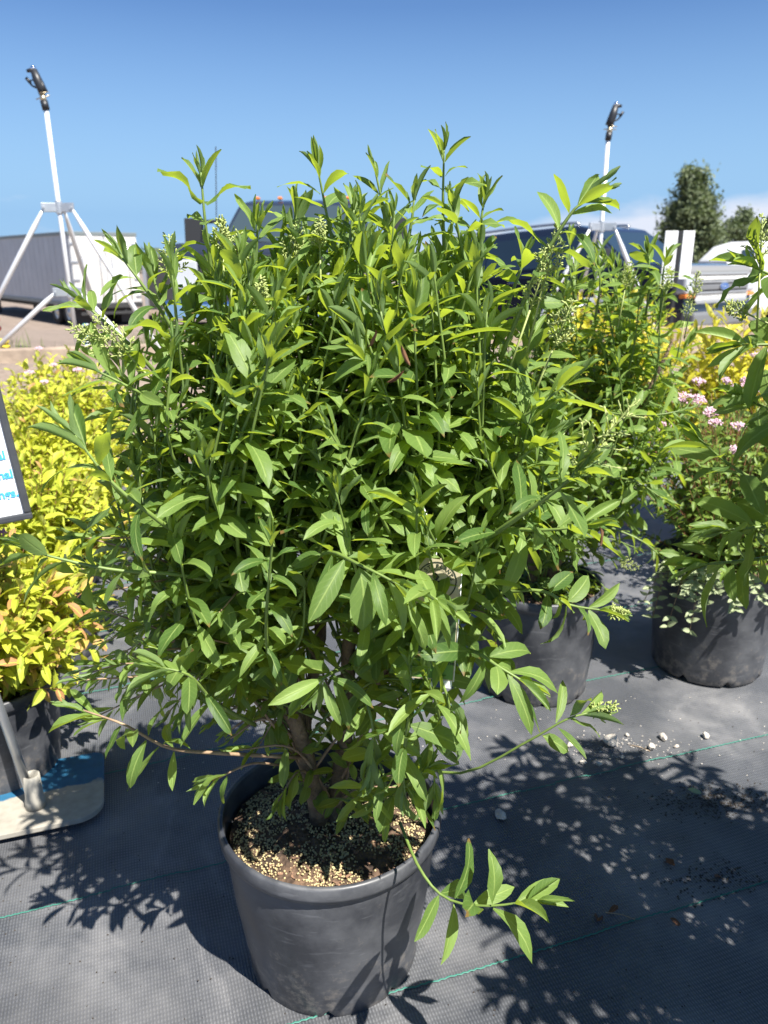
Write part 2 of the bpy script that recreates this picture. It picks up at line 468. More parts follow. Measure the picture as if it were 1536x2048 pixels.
def mat_pot():
    m, nt, b = new_mat('black_pot_plastic')
    L = nt.links
    tc = N(nt, 'ShaderNodeTexCoord')
    n1 = N(nt, 'ShaderNodeTexNoise', Scale=9.0, Detail=6.0, Roughness=0.65)
    mp = N(nt, 'ShaderNodeMapping'); mp.inputs['Scale'].default_value = (30, 30, 160); mp.inputs['Rotation'].default_value = (0.5, 0.3, 0)
    n2 = N(nt, 'ShaderNodeTexNoise', Scale=1.0, Detail=4.0)
    L.new(tc.outputs['Object'], n1.inputs['Vector']); L.new(tc.outputs['Object'], mp.inputs['Vector']); L.new(mp.outputs['Vector'], n2.inputs['Vector'])
    r1 = N(nt, 'ShaderNodeMapRange'); r1.inputs['From Min'].default_value = 0.42; r1.inputs['From Max'].default_value = 0.75
    L.new(n1.outputs['Fac'], r1.inputs['Value'])
    r2 = N(nt, 'ShaderNodeMapRange'); r2.inputs['From Min'].default_value = 0.60; r2.inputs['From Max'].default_value = 0.72
    L.new(n2.outputs['Fac'], r2.inputs['Value'])
    ml = N(nt, 'ShaderNodeMath', operation='MULTIPLY_ADD', use_clamp=True); ml.inputs[1].default_value = 0.45
    L.new(r2.outputs['Result'], ml.inputs[0]); L.new(r1.outputs['Result'], ml.inputs[2])
    mx = N(nt, 'ShaderNodeMixRGB'); mx.inputs['Color1'].default_value = (0.030, 0.032, 0.038, 1); mx.inputs['Color2'].default_value = (0.105, 0.108, 0.116, 1)
    L.new(ml.outputs[0], mx.inputs['Fac'])
    sp = N(nt, 'ShaderNodeSeparateXYZ'); L.new(tc.outputs['Object'], sp.inputs['Vector'])
    n4 = N(nt, 'ShaderNodeTexNoise', Scale=38.0, Detail=7.0, Roughness=0.7); L.new(tc.outputs['Object'], n4.inputs['Vector'])
    hz = N(nt, 'ShaderNodeMapRange'); hz.inputs['From Min'].default_value = 0.0; hz.inputs['From Max'].default_value = 0.13; hz.inputs['To Min'].default_value = 0.16; hz.inputs['To Max'].default_value = -0.02
    L.new(sp.outputs['Z'], hz.inputs['Value'])
    am = N(nt, 'ShaderNodeMath', operation='ADD'); L.new(n4.outputs['Fac'], am.inputs[0]); L.new(hz.outputs['Result'], am.inputs[1])
    rm = N(nt, 'ShaderNodeMapRange'); rm.inputs['From Min'].default_value = 0.60; rm.inputs['From Max'].default_value = 0.74; rm.inputs['To Max'].default_value = 0.75
    L.new(am.outputs[0], rm.inputs['Value'])
    mm = N(nt, 'ShaderNodeMixRGB'); mm.inputs['Color2'].default_value = (0.155, 0.14, 0.125, 1)
    L.new(rm.outputs['Result'], mm.inputs['Fac']); L.new(mx.outputs['Color'], mm.inputs['Color1'])
    L.new(mm.outputs['Color'], b.inputs['Base Color'])
    rr = N(nt, 'ShaderNodeMapRange'); rr.inputs['To Min'].default_value = 0.38; rr.inputs['To Max'].default_value = 0.62
    L.new(ml.outputs[0], rr.inputs['Value']); L.new(rr.outputs['Result'], b.inputs['Roughness'])
    bp = N(nt, 'ShaderNodeBump', Strength=0.12, Distance=0.004); L.new(n1.outputs['Fac'], bp.inputs['Height']); L.new(bp.outputs['Normal'], b.inputs['Normal'])
    return m


def mat_soil():
    m, nt, b = new_mat('potting_soil')
    L = nt.links
    tc = N(nt, 'ShaderNodeTexCoord')
    n1 = N(nt, 'ShaderNodeTexVoronoi', Scale=170.0)
    n2 = N(nt, 'ShaderNodeTexNoise', Scale=40.0, Detail=8.0)
    L.new(tc.outputs['Object'], n1.inputs['Vector']); L.new(tc.outputs['Object'], n2.inputs['Vector'])
    rp = N(nt, 'ShaderNodeValToRGB')
    rp.color_ramp.elements[0].color = (0.035, 0.022, 0.015, 1); rp.color_ramp.elements[1].color = (0.17, 0.105, 0.065, 1)
    rp.color_ramp.elements[0].position = 0.35; rp.color_ramp.elements[1].position = 0.72
    L.new(n2.outputs['Fac'], rp.inputs['Fac']); L.new(rp.outputs['Color'], b.inputs['Base Color'])
    b.inputs['Roughness'].default_value = 0.95
    bp = N(nt, 'ShaderNodeBump', Strength=1.0, Distance=0.004); L.new(n1.outputs['Distance'], bp.inputs['Height']); L.new(bp.outputs['Normal'], b.inputs['Normal'])
    return m


def mat_fabric():
    """woven black ground cover: fine ribs along the cloth, tape cross weave, dust"""
    m, nt, b = new_mat('woven_ground_cover')
    L = nt.links
    tc = N(nt, 'ShaderNodeTexCoord')
    mp = N(nt, 'ShaderNodeMapping'); mp.inputs['Rotation'].default_value = (0, 0, -ROW)
    L.new(tc.outputs['Object'], mp.inputs['Vector'])
    wv = N(nt, 'ShaderNodeTexWave', Scale=72.0, Distortion=0.5, Detail=1.0); wv.wave_type = 'BANDS'; wv.bands_direction = 'X'
    wv2 = N(nt, 'ShaderNodeTexWave', Scale=46.0, Distortion=0.6, Detail=1.0); wv2.wave_type = 'BANDS'; wv2.bands_direction = 'Y'
    wv.inputs['Detail Scale'].default_value = 0.3; wv2.inputs['Detail Scale'].default_value = 0.3
    L.new(mp.outputs['Vector'], wv.inputs['Vector']); L.new(mp.outputs['Vector'], wv2.inputs['Vector'])
    pr = N(nt, 'ShaderNodeMath', operation='MULTIPLY'); L.new(wv.outputs['Fac'], pr.inputs[0]); L.new(wv2.outputs['Fac'], pr.inputs[1])
    sm = N(nt, 'ShaderNodeMath', operation='MULTIPLY_ADD'); sm.inputs[1].default_value = 0.6
    L.new(wv.outputs['Fac'], sm.inputs[0]); L.new(pr.outputs[0], sm.inputs[2])
    n1 = N(nt, 'ShaderNodeTexNoise', Scale=3.2, Detail=8.0, Roughness=0.62); L.new(tc.outputs['Object'], n1.inputs['Vector'])
    n2 = N(nt, 'ShaderNodeTexNoise', Scale=420.0, Detail=2.0); L.new(tc.outputs['Object'], n2.inputs['Vector'])
    mx = N(nt, 'ShaderNodeMixRGB'); mx.inputs['Color1'].default_value = (0.030, 0.032, 0.037, 1); mx.inputs['Color2'].default_value = (0.125, 0.131, 0.142, 1)
    ma = N(nt, 'ShaderNodeMath', operation='MULTIPLY_ADD', use_clamp=True); ma.inputs[1].default_value = 0.33
    L.new(sm.outputs[0], ma.inputs[0])
    mg = N(nt, 'ShaderNodeMath', operation='MULTIPLY_ADD'); mg.inputs[1].default_value = 0.45; mg.inputs[2].default_value = -0.12
    L.new(n2.outputs['Fac'], mg.inputs[0]); L.new(mg.outputs[0], ma.inputs[2])
    L.new(ma.outputs[0], mx.inputs['Fac'])
    # dust: pale grey where the noise is high
    rd = N(nt, 'ShaderNodeMapRange'); rd.inputs['From Min'].default_value = 0.46; rd.inputs['From Max'].default_value = 0.72; rd.inputs['To Max'].default_value = 0.62
    L.new(n1.outputs['Fac'], rd.inputs['Value'])
    md = N(nt, 'ShaderNodeMixRGB'); md.inputs['Color2'].default_value = (0.23, 0.226, 0.225, 1)
    L.new(rd.outputs['Result'], md.inputs['Fac']); L.new(mx.outputs['Color'], md.inputs['Color1'])
    n3 = N(nt, 'ShaderNodeTexNoise', Scale=1.4, Detail=5.0, Roughness=0.55, Distortion=1.2); L.new(tc.outputs['Object'], n3.inputs['Vector'])
    r3 = N(nt, 'ShaderNodeValToRGB')                      # dried tide marks and trodden patches
    e = r3.color_ramp.elements
    e[0].position, e[0].color = 0.36, (0.62, 0.62, 0.62, 1)
    e[1].position, e[1].color = 0.50, (1, 1, 1, 1)
    q = e.new(0.535); q.color = (1.45, 1.42, 1.38, 1)
    q = e.new(0.56); q.color = (0.95, 0.95, 0.95, 1)
    L.new(n3.outputs['Fac'], r3.inputs['Fac'])
    m3 = N(nt, 'ShaderNodeMixRGB', blend_type='MULTIPLY'); m3.inputs['Fac'].default_value = 0.8
    L.new(md.outputs['Color'], m3.inputs['Color1']); L.new(r3.outputs['Color'], m3.inputs['Color2'])
    L.new(m3.outputs['Color'], b.inputs['Base Color'])
    b.inputs['Roughness'].default_value = 0.52
    b.inputs['Sheen Weight'].default_value = 0.30
    b.inputs['Sheen Roughness'].default_value = 0.45
    b.inputs['Sheen Tint'].default_value = (0.9, 0.93, 1.0, 1)
    b.inputs['Specular IOR Level'].default_value = 0.5
    bp = N(nt, 'ShaderNodeBump', Strength=0.5, Distance=0.0011); L.new(sm.outputs[0], bp.inputs['Height']); L.new(bp.outputs['Normal'], b.inputs['Normal'])
    return m


def mat_ground():
    m, nt, b = new_mat('dry_dirt')
    L = nt.links
    tc = N(nt, 'ShaderNodeTexCoord')
    n1 = N(nt, 'ShaderNodeTexNoise', Scale=1.3, Detail=10.0, Roughness=0.65); L.new(tc.outputs['Object'], n1.inputs['Vector'])
    n2 = N(nt, 'ShaderNodeTexNoise', Scale=38.0, Detail=6.0, Roughness=0.7); L.new(tc.outputs['Object'], n2.inputs['Vector'])
    rp = N(nt, 'ShaderNodeValToRGB')
    e = rp.color_ramp.elements
    e[0].position, e[0].color = 0.3, (0.115, 0.088, 0.068, 1)
    e[1].position, e[1].color = 0.7, (0.27, 0.215, 0.175, 1)
    ad = N(nt, 'ShaderNodeMath', operation='MULTIPLY_ADD'); ad.inputs[1].default_value = 0.55
    hf = N(nt, 'ShaderNodeMath', operation='MULTIPLY'); hf.inputs[1].default_value = 0.45
    L.new(n1.outputs['Fac'], hf.inputs[0])
    L.new(n2.outputs['Fac'], ad.inputs[0]); L.new(hf.outputs[0], ad.inputs[2])
    L.new(ad.outputs[0], rp.inputs['Fac']); L.new(rp.outputs['Color'], b.inputs['Base Color'])
    b.inputs['Roughness'].default_value = 0.95
    bp = N(nt, 'ShaderNodeBump', Strength=0.7, Distance=0.02); L.new(n2.outputs['Fac'], bp.inputs['Height']); L.new(bp.outputs['Normal'], b.inputs['Normal'])
    return m


def mat_plate():
    """chalky sign base with a blue painted half, the edge of the paint worn"""
    m, nt, b = new_mat('worn_sign_base')
    L = nt.links
    tc = N(nt, 'ShaderNodeTexCoord')
    n1 = N(nt, 'ShaderNodeTexNoise', Scale=14.0, Detail=6.0); L.new(tc.outputs['Object'], n1.inputs['Vector'])
    sp = N(nt, 'ShaderNodeSeparateXYZ'); L.new(tc.outputs['Object'], sp.inputs['Vector'])
    ad = N(nt, 'ShaderNodeMath', operation='MULTIPLY_ADD'); ad.inputs[1].default_value = 0.07
    L.new(n1.outputs['Fac'], ad.inputs[0]); L.new(sp.outputs['Y'], ad.inputs[2])
    st = N(nt, 'ShaderNodeMapRange'); st.inputs['From Min'].default_value = 0.072; st.inputs['From Max'].default_value = 0.077
    L.new(ad.outputs[0], st.inputs['Value'])
    mx = N(nt, 'ShaderNodeMixRGB'); mx.inputs['Color1'].default_value = (0.40, 0.37, 0.31, 1); mx.inputs['Color2'].default_value = (0.02, 0.13, 0.25, 1)
    L.new(st.outputs['Result'], mx.inputs['Fac'])
    n2 = N(nt, 'ShaderNodeTexNoise', Scale=60.0, Detail=5.0); L.new(tc.outputs['Object'], n2.inputs['Vector'])
    mv = N(nt, 'ShaderNodeMixRGB', blend_type='MULTIPLY'); mv.inputs['Fac'].default_value = 0.5
    L.new(mx.outputs['Color'], mv.inputs['Color1']); L.new(n2.outputs['Fac'], mv.inputs['Color2'])
    L.new(mv.outputs['Color'], b.inputs['Base Color'])
    b.inputs['Roughness'].default_value = 0.6
    return m


M['pot'] = mat_pot(); M['soil'] = mat_soil(); M['fabric'] = mat_fabric(); M['ground'] = mat_ground(); M['plate'] = mat_plate()
M['stitch'] = mat('green_stitch', (0.018, 0.15, 0.11), 0.6, noise=0.2, scale=200)
M['gravel'] = mat('gravel', (0.40, 0.35, 0.30), 0.95, col2=(0.25, 0.21, 0.17), scale=3)


# ------------------------------------------------------------------ the ground
def srow(x, y):
    return y * V.y + x * V.x                             # distance across the rows


def sstep(a, b, t):
    t = np.clip((t - a) / (b - a), 0, 1)
    return t * t * (3 - 2 * t)


def zt(x, y):
    """height of the lot: level under the cloth, a soil bank, then falling away to the parking"""
    x = np.asarray(x, float); y = np.asarray(y, float)
    s = srow(x, y)
    bank = -0.03 + 0.43 * sstep(3.92, 4.75, s)
    fall = -0.079 * np.clip(y - 5.2, 0, 23.0)
    dip = -0.24 * sstep(-4.0, -1.5, x) * sstep(5.4, 9.0, y) * (1 - sstep(16, 28, y))
    return np.where(s > 3.9, bank + fall + dip, -0.03)


ys = np.concatenate([np.linspace(-40, 2.5, 12), np.linspace(2.7, 7.5, 90), np.linspace(7.8, 32, 60), np.linspace(36, 120, 12), np.array([200, 400, 900, 1500.])])
xs = np.concatenate([np.array([-1200, -500, -200, -90, -50, -30]), np.linspace(-20, 20, 120), np.array([30, 50, 90, 200, 500, 1200.])])
X, Y = np.meshgrid(xs, ys)
Zg = zt(X, Y) + np.where((srow(X, Y) > 3.95) & (np.abs(X) < 21) & (Y < 30), RNG.normal(0, 0.008, X.shape), 0)
gv = np.stack([X.ravel(), Y.ravel(), Zg.ravel()], 1)
nx = len(xs)
gf = [(j * nx + i, j * nx + i + 1, (j + 1) * nx + i + 1, (j + 1) * nx + i) for j in range(len(ys) - 1) for i in range(nx - 1)]
g = MB(); g.add(gv, gf)
tag(g.build('ground', M['ground'], smooth=True), 'dry brown dirt lot sloping away behind the nursery bed', 'ground', kind='structure')

# woven cloth laid over it, slightly rippled
us, vs2 = np.linspace(-4.5, 4.5, 260), np.linspace(-2.2, 3.84, 190)
UU, VV = np.meshgrid(us, vs2)
zz = 0.0030 * (np.sin(UU * 5.1 + 1.3 * np.sin(VV * 3.1)) + np.sin(VV * 6.7 + 2 * np.sin(UU * 2.3 + 1)))
ff = np.zeros_like(UU)
for k in range(46):                                      # long soft creases
    a, c = RNG.uniform(0, math.pi), RNG.uniform(-2.5, 2.5)
    d = UU * math.cos(a) + VV * math.sin(a) - c
    ff += RNG.uniform(.002, .0065) * np.exp(-(d / RNG.uniform(.02, .06)) ** 2)
zz = zz + ff - 0.004
fx, fy = UU * U.x + VV * V.x, UU * U.y + VV * V.y
nu = len(us)
fm = MB(); fm.add(np.stack([fx.ravel(), fy.ravel(), zz.ravel()], 1), [(j * nu + i, j * nu + i + 1, (j + 1) * nu + i + 1, (j + 1) * nu + i) for j in range(len(vs2) - 1) for i in range(nu - 1)])
fabric = tag(fm.build('ground_cloth', M['fabric'], smooth=True), 'black woven weed barrier cloth with green stitched lines', 'ground cloth', kind='structure')


def zf(u, v):
    i = np.clip(np.searchsorted(us, u), 1, nu - 1); j = np.clip(np.searchsorted(vs2, v), 1, len(vs2) - 1)
    return np.maximum.reduce([zz[j, i], zz[j - 1, i], zz[j, i - 1], zz[j - 1, i - 1]])


def uv_of(p):
    return p[0] * U.x + p[1] * U.y, p[0] * V.x + p[1] * V.y


_p = at(800, 1990, 1.0)
def ground_at(px, py):
    a, b = (px - 768.0) / FPX, -(py - 1024.0) / FPX
    d = Vector((a, CY + b * SY, -SY + b * CY))
    return Vector((0, 0, CAM_H)) + d * (-CAM_H / d.z)


v0 = uv_of(ground_at(800, 1990))[1]
v1 = uv_of(ground_at(880, 1625))[1]
for k in range(-2, 9):
    v = v0 + k * (v1 - v0)
    if v > 3.8: break
    u_ = np.linspace(-3.2, 3.2, 1300)
    w_ = v + 0.0007 * np.sign(np.sin(u_ * 2 * math.pi / 0.011)) + 0.004 * np.sin(u_ * 1.7 + k)
    z_ = zf(u_, w_) + 0.0016
    hw = 0.0013
    a_ = np.stack([u_ * U.x + (w_ - hw) * V.x, u_ * U.y + (w_ - hw) * V.y, z_], 1)
    c_ = np.stack([u_ * U.x + w_ * V.x, u_ * U.y + w_ * V.y, z_ + 0.0012], 1)
    b_ = np.stack([u_ * U.x + (w_ + hw) * V.x, u_ * U.y + (w_ + hw) * V.y, z_], 1)
    n_ = len(u_)
    sm = MB(); sm.add(np.concatenate([a_, c_, b_]), [(i, i + 1, i + 1 + n_, i + n_) for i in range(n_ - 1)] + [(i + n_, i + 1 + n_, i + 1 + 2 * n_, i + 2 * n_) for i in range(n_ - 1)])
    sm.build('green_stitch_line', M['stitch'], fabric, smooth=True)

# ------------------------------------------------------------------ timber edging and soil bank trim
def beam(name, s, z0, z1, d, u0, u1, material, label, cat):
    o = thing(name, label, cat, (0, 0, 0))
    x = u0
    while x < u1:
        ln = random.uniform(2.2, 2.6)
        mb = MB(); mb.box((0, 0, (z0 + z1) / 2), (ln - 0.012, d, z1 - z0))
        p = U * (x + ln / 2) + V * s
        c = mb.build('board', material, o, bevel=0.008)
        c.location = (p.x, p.y, random.uniform(-.006, .006)); c.rotation_euler = (0, 0, ROW + random.uniform(-.006, .006))
        x += ln
    return o


beam('edging_board', 3.88, -0.03, 0.055, 0.05, -6, 6, M['board'], 'low tan board edging the black cloth at the foot of the soil bank', 'edging')
beam('timber_edging', 4.93, 0.22, 0.475, 0.10, -7, 7, M['timber'], 'weathered brown timber beam along the top of the soil bank', 'timber')
beam('timber_step', 4.78, 0.16, 0.375, 0.12, -7, 7, M['timber'], 'lower timber beam in front of the taller one on the bank', 'timber')


# ------------------------------------------------------------------ leaves
def leaf_base(kind, arch, fold, twist, wave, ph, skew=0.0, nv=6):
    us_ = np.array([-1, -0.5, 0, 0.5, 1.0])
    V_ = np.linspace(0, 1, nv + 1)
    if kind == 'lance': w = V_ ** 0.85 * (1 - V_) ** 0.80 * 2.35 * 0.148
    elif kind == 'oval': w = V_ ** 0.62 * (1 - V_) ** 0.62 * 2.3 * 0.19
    elif kind == 'ovate': w = V_ ** 0.55 * (1 - V_) ** 0.85 * 2.5 * 0.21
    else: w = V_ ** 0.6 * (1 - V_) ** 0.9 * 2.5 * 0.10
    w = np.maximum(w, 0.010); w[-1] = 0.003
    th = arch * V_ ** 1.3
    dy = np.cos(th) / nv; dz = -np.sin(th) / nv
    yy = np.concatenate([[0], np.cumsum((dy[1:] + dy[:-1]) / 2)]); zz_ = np.concatenate([[0], np.cumsum((dz[1:] + dz[:-1]) / 2)])
    vs_, uvs = [], []
    for j in range(nv + 1):
        for u in us_:
            x = u * w[j]
            z = abs(u) * w[j] * fold + wave * math.sin(V_[j] * 9 + ph + (1.3 if u > 0 else 0)) * abs(u) * 0.05
            c, s = math.cos(twist * V_[j]), math.sin(twist * V_[j])
            x, z = x * c - z * s, x * s + z * c
            vs_.append((x + skew * V_[j] ** 2, yy[j] - z * math.sin(-th[j]) * 0.6, zz_[j] + z * math.cos(th[j]))); uvs.append((u / 2 + .5, V_[j]))
    f = [(j * 5 + i, j * 5 + i + 1, (j + 1) * 5 + i + 1, (j + 1) * 5 + i) for j in range(nv) for i in range(4)]
    return np.array(vs_), np.array(f), np.array(uvs)


def variants(kind, n, arch, fold, seed):
    r = np.random.default_rng(seed)
    return [leaf_base(kind, r.uniform(*arch), r.uniform(*fold), r.normal(0, 0.35), abs(r.normal(0.5, 0.35)), r.uniform(0, 6), r.normal(0, 0.06)) for _ in range(n)]


VAR = {
    'privet': variants('lance', 12, (0.15, 1.25), (0.05, 0.65), 3),
    'privet_old': variants('oval', 6, (0.0, 0.7), (0.0, 0.35), 4),
    'young': variants('lance', 5, (-0.15, 0.55), (0.7, 1.3), 5),
    'spirea': variants('ovate', 8, (0.0, 0.9), (0.1, 0.7), 6),
    'golden': variants('oval', 6, (0.0, 0.8), (0.1, 0.6), 8),
}


class LeafSet:
    def __init__(self):
        self.items = []                                  # (kind, variant, 4x4, tint)

    def leaf(self, pos, d, nrm, length, wide=1.0, kind='privet', tint=None):
        d = Vector(d).normalized()
        n = Vector(nrm); n = n - d * n.dot(d)
        if n.length < 1e-4: n = d.orthogonal()
        n.normalize()
        s = d.cross(n)
        m = np.eye(4)
        m[:3, 0] = np.array(s) * length * wide; m[:3, 1] = np.array(d) * length; m[:3, 2] = np.array(n) * length; m[:3, 3] = np.array(pos)
        self.items.append((kind, random.randrange(len(VAR[kind])), m, random.gauss(0.45, 0.22) if tint is None else tint))

    def finish(self, parent, material, n_parts, name='leaf', mass='foliage'):
        """leaves are laid out relative to the plant's base; those that show largest become parts, the rest one mass"""
        off = np.array(parent.location)
        n = len(self.items)
        c = np.array([(m @ np.array([0, 0.5, 0, 1]))[:3] for _, _, m, _ in self.items]) + off
        ln = np.array([np.linalg.norm(m[:3, 1]) for _, _, m, _ in self.items])
        px, py, zc = project(c)
        inside = (px > -10) & (px < 1546) & (py > -10) & (py < 2058)
        best = {}
        for i in np.where(inside)[0]:
            k = (int(px[i] // 26), int(py[i] // 26))
            if k not in best or zc[i] < zc[best[k]]: best[k] = i
        front = sorted(best.values(), key=lambda i: -ln[i] / zc[i])
        chosen = set(front[:n_parts])
        cache = {}
        for i in chosen:
            kd, vi, m, tn = self.items[i]
            tb = min(3, max(0, int(tn * 4))) if tn <= 1.1 else 4
            if (kd, vi, tb) not in cache:
                v, f, uv = VAR[kd][vi]
                mb = MB(); mb.add(v, f, (tb + .5) / 4 if tb < 4 else 2.0, uv)
                me = mb.mesh(name, True); me.materials.append(material)
                cache[(kd, vi, tb)] = me
            o = bpy.data.objects.new(name, cache[(kd, vi, tb)])
            link(o, parent)
            o.matrix_basis = Matrix(m.tolist())
        rest = [i for i in range(n) if i not in chosen]
        if rest:
            mb = MB()
            for i in rest:
                kd, vi, m, tn = self.items[i]
                v, f, uv = VAR[kd][vi]
                mb.add(v @ m[:3, :3].T + m[:3, 3], f, tn, uv)
            tag(mb.build(mass, material, parent, smooth=True), kind='stuff')


UP = Vector((0, 0, 1))


def rv(s=1.0):
    return Vector((random.gauss(0, s), random.gauss(0, s), random.gauss(0, s)))


def panicle(mb, p, d, length, dens=1.0):
    """pyramid of side twigs that carry small club shaped buds"""
    d = Vector(d).normalized()
    s = d.orthogonal().normalized(); b = d.cross(s)
    mb.tube([p, p + d * length], [0.0011, 0.0005], 5)
    k = int(9 * dens)
    for i in range(k):
        t = (i + .6) / (k + .4)
        for side in (0, 1):
            a = i * math.pi / 2 + side * math.pi + random.gauss(0, .2)
            o = p + d * length * t
            q = (d * 0.75 + (s * math.cos(a) + b * math.sin(a))).normalized()
            ll = length * (0.36 * (1 - t) + 0.07) * random.uniform(.8, 1.2)
            mb.tube([o, o + q * ll], [0.0006, 0.0004], 4)
            for j in range(max(3, int(9 * (1 - t)) + 2)):
                tt = random.uniform(.25, 1)
                dd = (q + rv(.7)).normalized()
                c = o + q * ll * tt
                mb.tube([c, c + dd * .0022, c + dd * .0038, c + dd * .0050], [0.0003, .0007, .0009, .0004], 5, tint=1)


def shoot(ls, mb, path, L, nodes, start=0.12, r0=0.0026, r1=0.0010, droop=0.2, tip=True, size_floor=0.72, wide=1.0, tn=0.0, upright=None, minor=0.0, old=0.0):
    """a privet shoot: opposite pairs of leaves, each pair turned a quarter from the last"""
    n = max(14, nodes * 2)
    P = bez(path, n)
    mb.tube(P, np.linspace(r0, r1, n), 6)
    phase = random.uniform(0, math.pi)
    for k in range(nodes):
        t = start + (1 - start) * (k + 0.5 * (k < nodes - 1)) / max(1, nodes - 0.5)
        f = min(t, 1.0) * (n - 1); i = min(int(f), n - 2)
        p = P[i].lerp(P[i + 1], f - i)
        T = (P[min(i + 2, n - 1)] - P[max(i - 1, 0)]).normalized()
        age = (nodes - 1 - k)
        horiz = 1 - abs(T.z)
        S = T.cross(UP)
        if S.length < .2: S = T.orthogonal()
        S.normalize(); B = S.cross(T)
        a0 = phase + k * math.pi / 2
        for sgn in (0, 1):
            if minor and random.random() < minor: continue
            a = a0 + sgn * math.pi + random.gauss(0, .25)
            ca, sa = math.cos(a), math.sin(a)
            if horiz > .45: sa *= 0.45                   # arching shoots hold their leaves to the sides
            side = (S * ca + B * sa).normalized()
            ang = R(min(72, 16 + 15 * age + random.gauss(0, 9)))
            d = T * math.cos(ang) + side * math.sin(ang)
            d.z -= droop * min(1, age / 3) * random.uniform(.3, 1.4)
            if age == 0: ln = L * random.uniform(.40, .6)
            elif age == 1: ln = L * random.uniform(.65, .85)
            else: ln = L * random.uniform(size_floor, 1.1)
            if t < .35: ln *= 0.75
            nr = T * 0.55 + UP * 0.65 + rv(.26)
            kd = 'young' if age <= 1 and tip else ('privet_old' if (t < .45 and random.random() < .6) or random.random() < .16 + old else 'privet')
            if kd == 'privet_old': ln *= .85
            ls.leaf(p + d.normalized() * 0.003, d, nr, ln, wide * random.uniform(.85, 1.2) * (1.0 if kd != 'young' else .85), kd, random.gauss(0.45 + (.14 if age < 3 else 0) + tn, .27))
    if tip:
        T = (P[-1] - P[-3]).normalized()
        for q in range(2):
            d = T + rv(.13)
            ls.leaf(P[-1], d, rv(1), L * random.uniform(.35, .6), .7, 'young', random.gauss(.55, .15))


# ------------------------------------------------------------------ pots
def pot_mesh(rt, rb, h, seg=72):
    prof = [(rb - .02, .0), (rb - .004, .0), (rb, .006), (rb * .985 + rt * .015, .02), ((rb + rt) / 2, h * .5), (rt - .006, h - .030), (rt - .006, h - .024), (rt, h - .022), (rt + .0015, h - .016),
            (rt + .0012, h - .003), (rt - .001, h), (rt - .005, h), (rt - .0065, h - .003), (rt - .0075, h - .03), ((rb + rt) / 2 - .004, h * .5)]
    mb = MB(); mb.lathe(prof, seg=seg)
    v = mb.v[0]
    ang = np.arctan2(v[:, 1], v[:, 0])
    low = v[:, 2] < .022
    notch = (np.cos(ang * 8) > .80) & low & (np.hypot(v[:, 0], v[:, 1]) > rb - .01)
    v[notch, 2] = np.maximum(v[notch, 2], .0165)
    wob = 1 + .011 * np.sin(ang * 2 + 1) + .004 * np.sin(ang * 3)
    v[:, 0] *= wob; v[:, 1] *= wob
    return mb


def pot(parent, rt, rb, h, seed=0, prills=0, fill=0.035):
    pot_mesh(rt, rb, h).build('pot', M['pot'], parent, smooth=True)
    rs = rt - .012
    r_ = np.linspace(0, 1, 16); a_ = np.arange(40) * 2 * math.pi / 40
    vs_ = [(0, 0, h - fill + .010)]
    rg = np.random.default_rng(seed + 5)
    for q in r_[1:]:
        for a in a_:
            z = h - fill + .012 * (1 - q * q) + rg.normal(0, .0022) + .004 * math.sin(a * 2 + 1) * q
            vs_.append((rs * q * math.cos(a), rs * q * math.sin(a), z))
    f = [(0, 1 + k, 1 + (k + 1) % 40) for k in range(40)]
    for i in range(14):
        f += [(1 + i * 40 + k, 1 + (i + 1) * 40 + k, 1 + (i + 1) * 40 + (k + 1) % 40, 1 + i * 40 + (k + 1) % 40) for k in range(40)]
    mb = MB(); mb.add(vs_, f)
    mb.build('soil', M['soil'], parent, smooth=True)
    if prills:
        oc = np.array([(1, 0, 0), (-1, 0, 0), (0, 1, 0), (0, -1, 0), (0, 0, 1), (0, 0, -1), ]) * 1.0
        bm = bmesh.new(); bmesh.ops.create_icosphere(bm, subdivisions=1, radius=1)
        iv = np.array([tuple(v.co) for v in bm.verts]); fi = [tuple(v.index for v in f_.verts) for f_ in bm.faces]; bm.free()
        pm, cm = MB(), MB()
        for k in range(prills):
            cl = rg.normal(0, 1, 2)
            q, a = math.sqrt(rg.uniform(0, 1)) * .97, rg.uniform(0, 2 * math.pi)
            x, y = rs * q * math.cos(a), rs * q * math.sin(a)
            if math.sin(x * 60 + 1) + math.sin(y * 75 + 2 + x * 30) + rg.normal(0, .7) < -.7: continue
            z = h - fill + .012 * (1 - q * q) + .0016 + .004 * math.sin(a * 2 + 1) * q
            pm.add(iv * rg.uniform(.0010, .0018) + (x, y, z), fi)
        for k in range(300):
            q, a = math.sqrt(rg.uniform(0, 1)) * .96, rg.uniform(0, 2 * math.pi)
            x, y = rs * q * math.cos(a), rs * q * math.sin(a)
            z = h - fill + .012 * (1 - q * q) + .002
            rt_ = Matrix.Rotation(rg.uniform(0, 6), 3, 'Z') @ Matrix.Rotation(rg.normal(0, .3), 3, 'X')
            cm.box((x, y, z), (rg.uniform(.003, .009), rg.uniform(.0012, .003), .0014), rt_)
        tag(pm.build('fertilizer_pellets', M['prill'], parent, smooth=True), kind='stuff')
        tag(cm.build('bark_chips', M['bark_bit'], parent), kind='stuff')


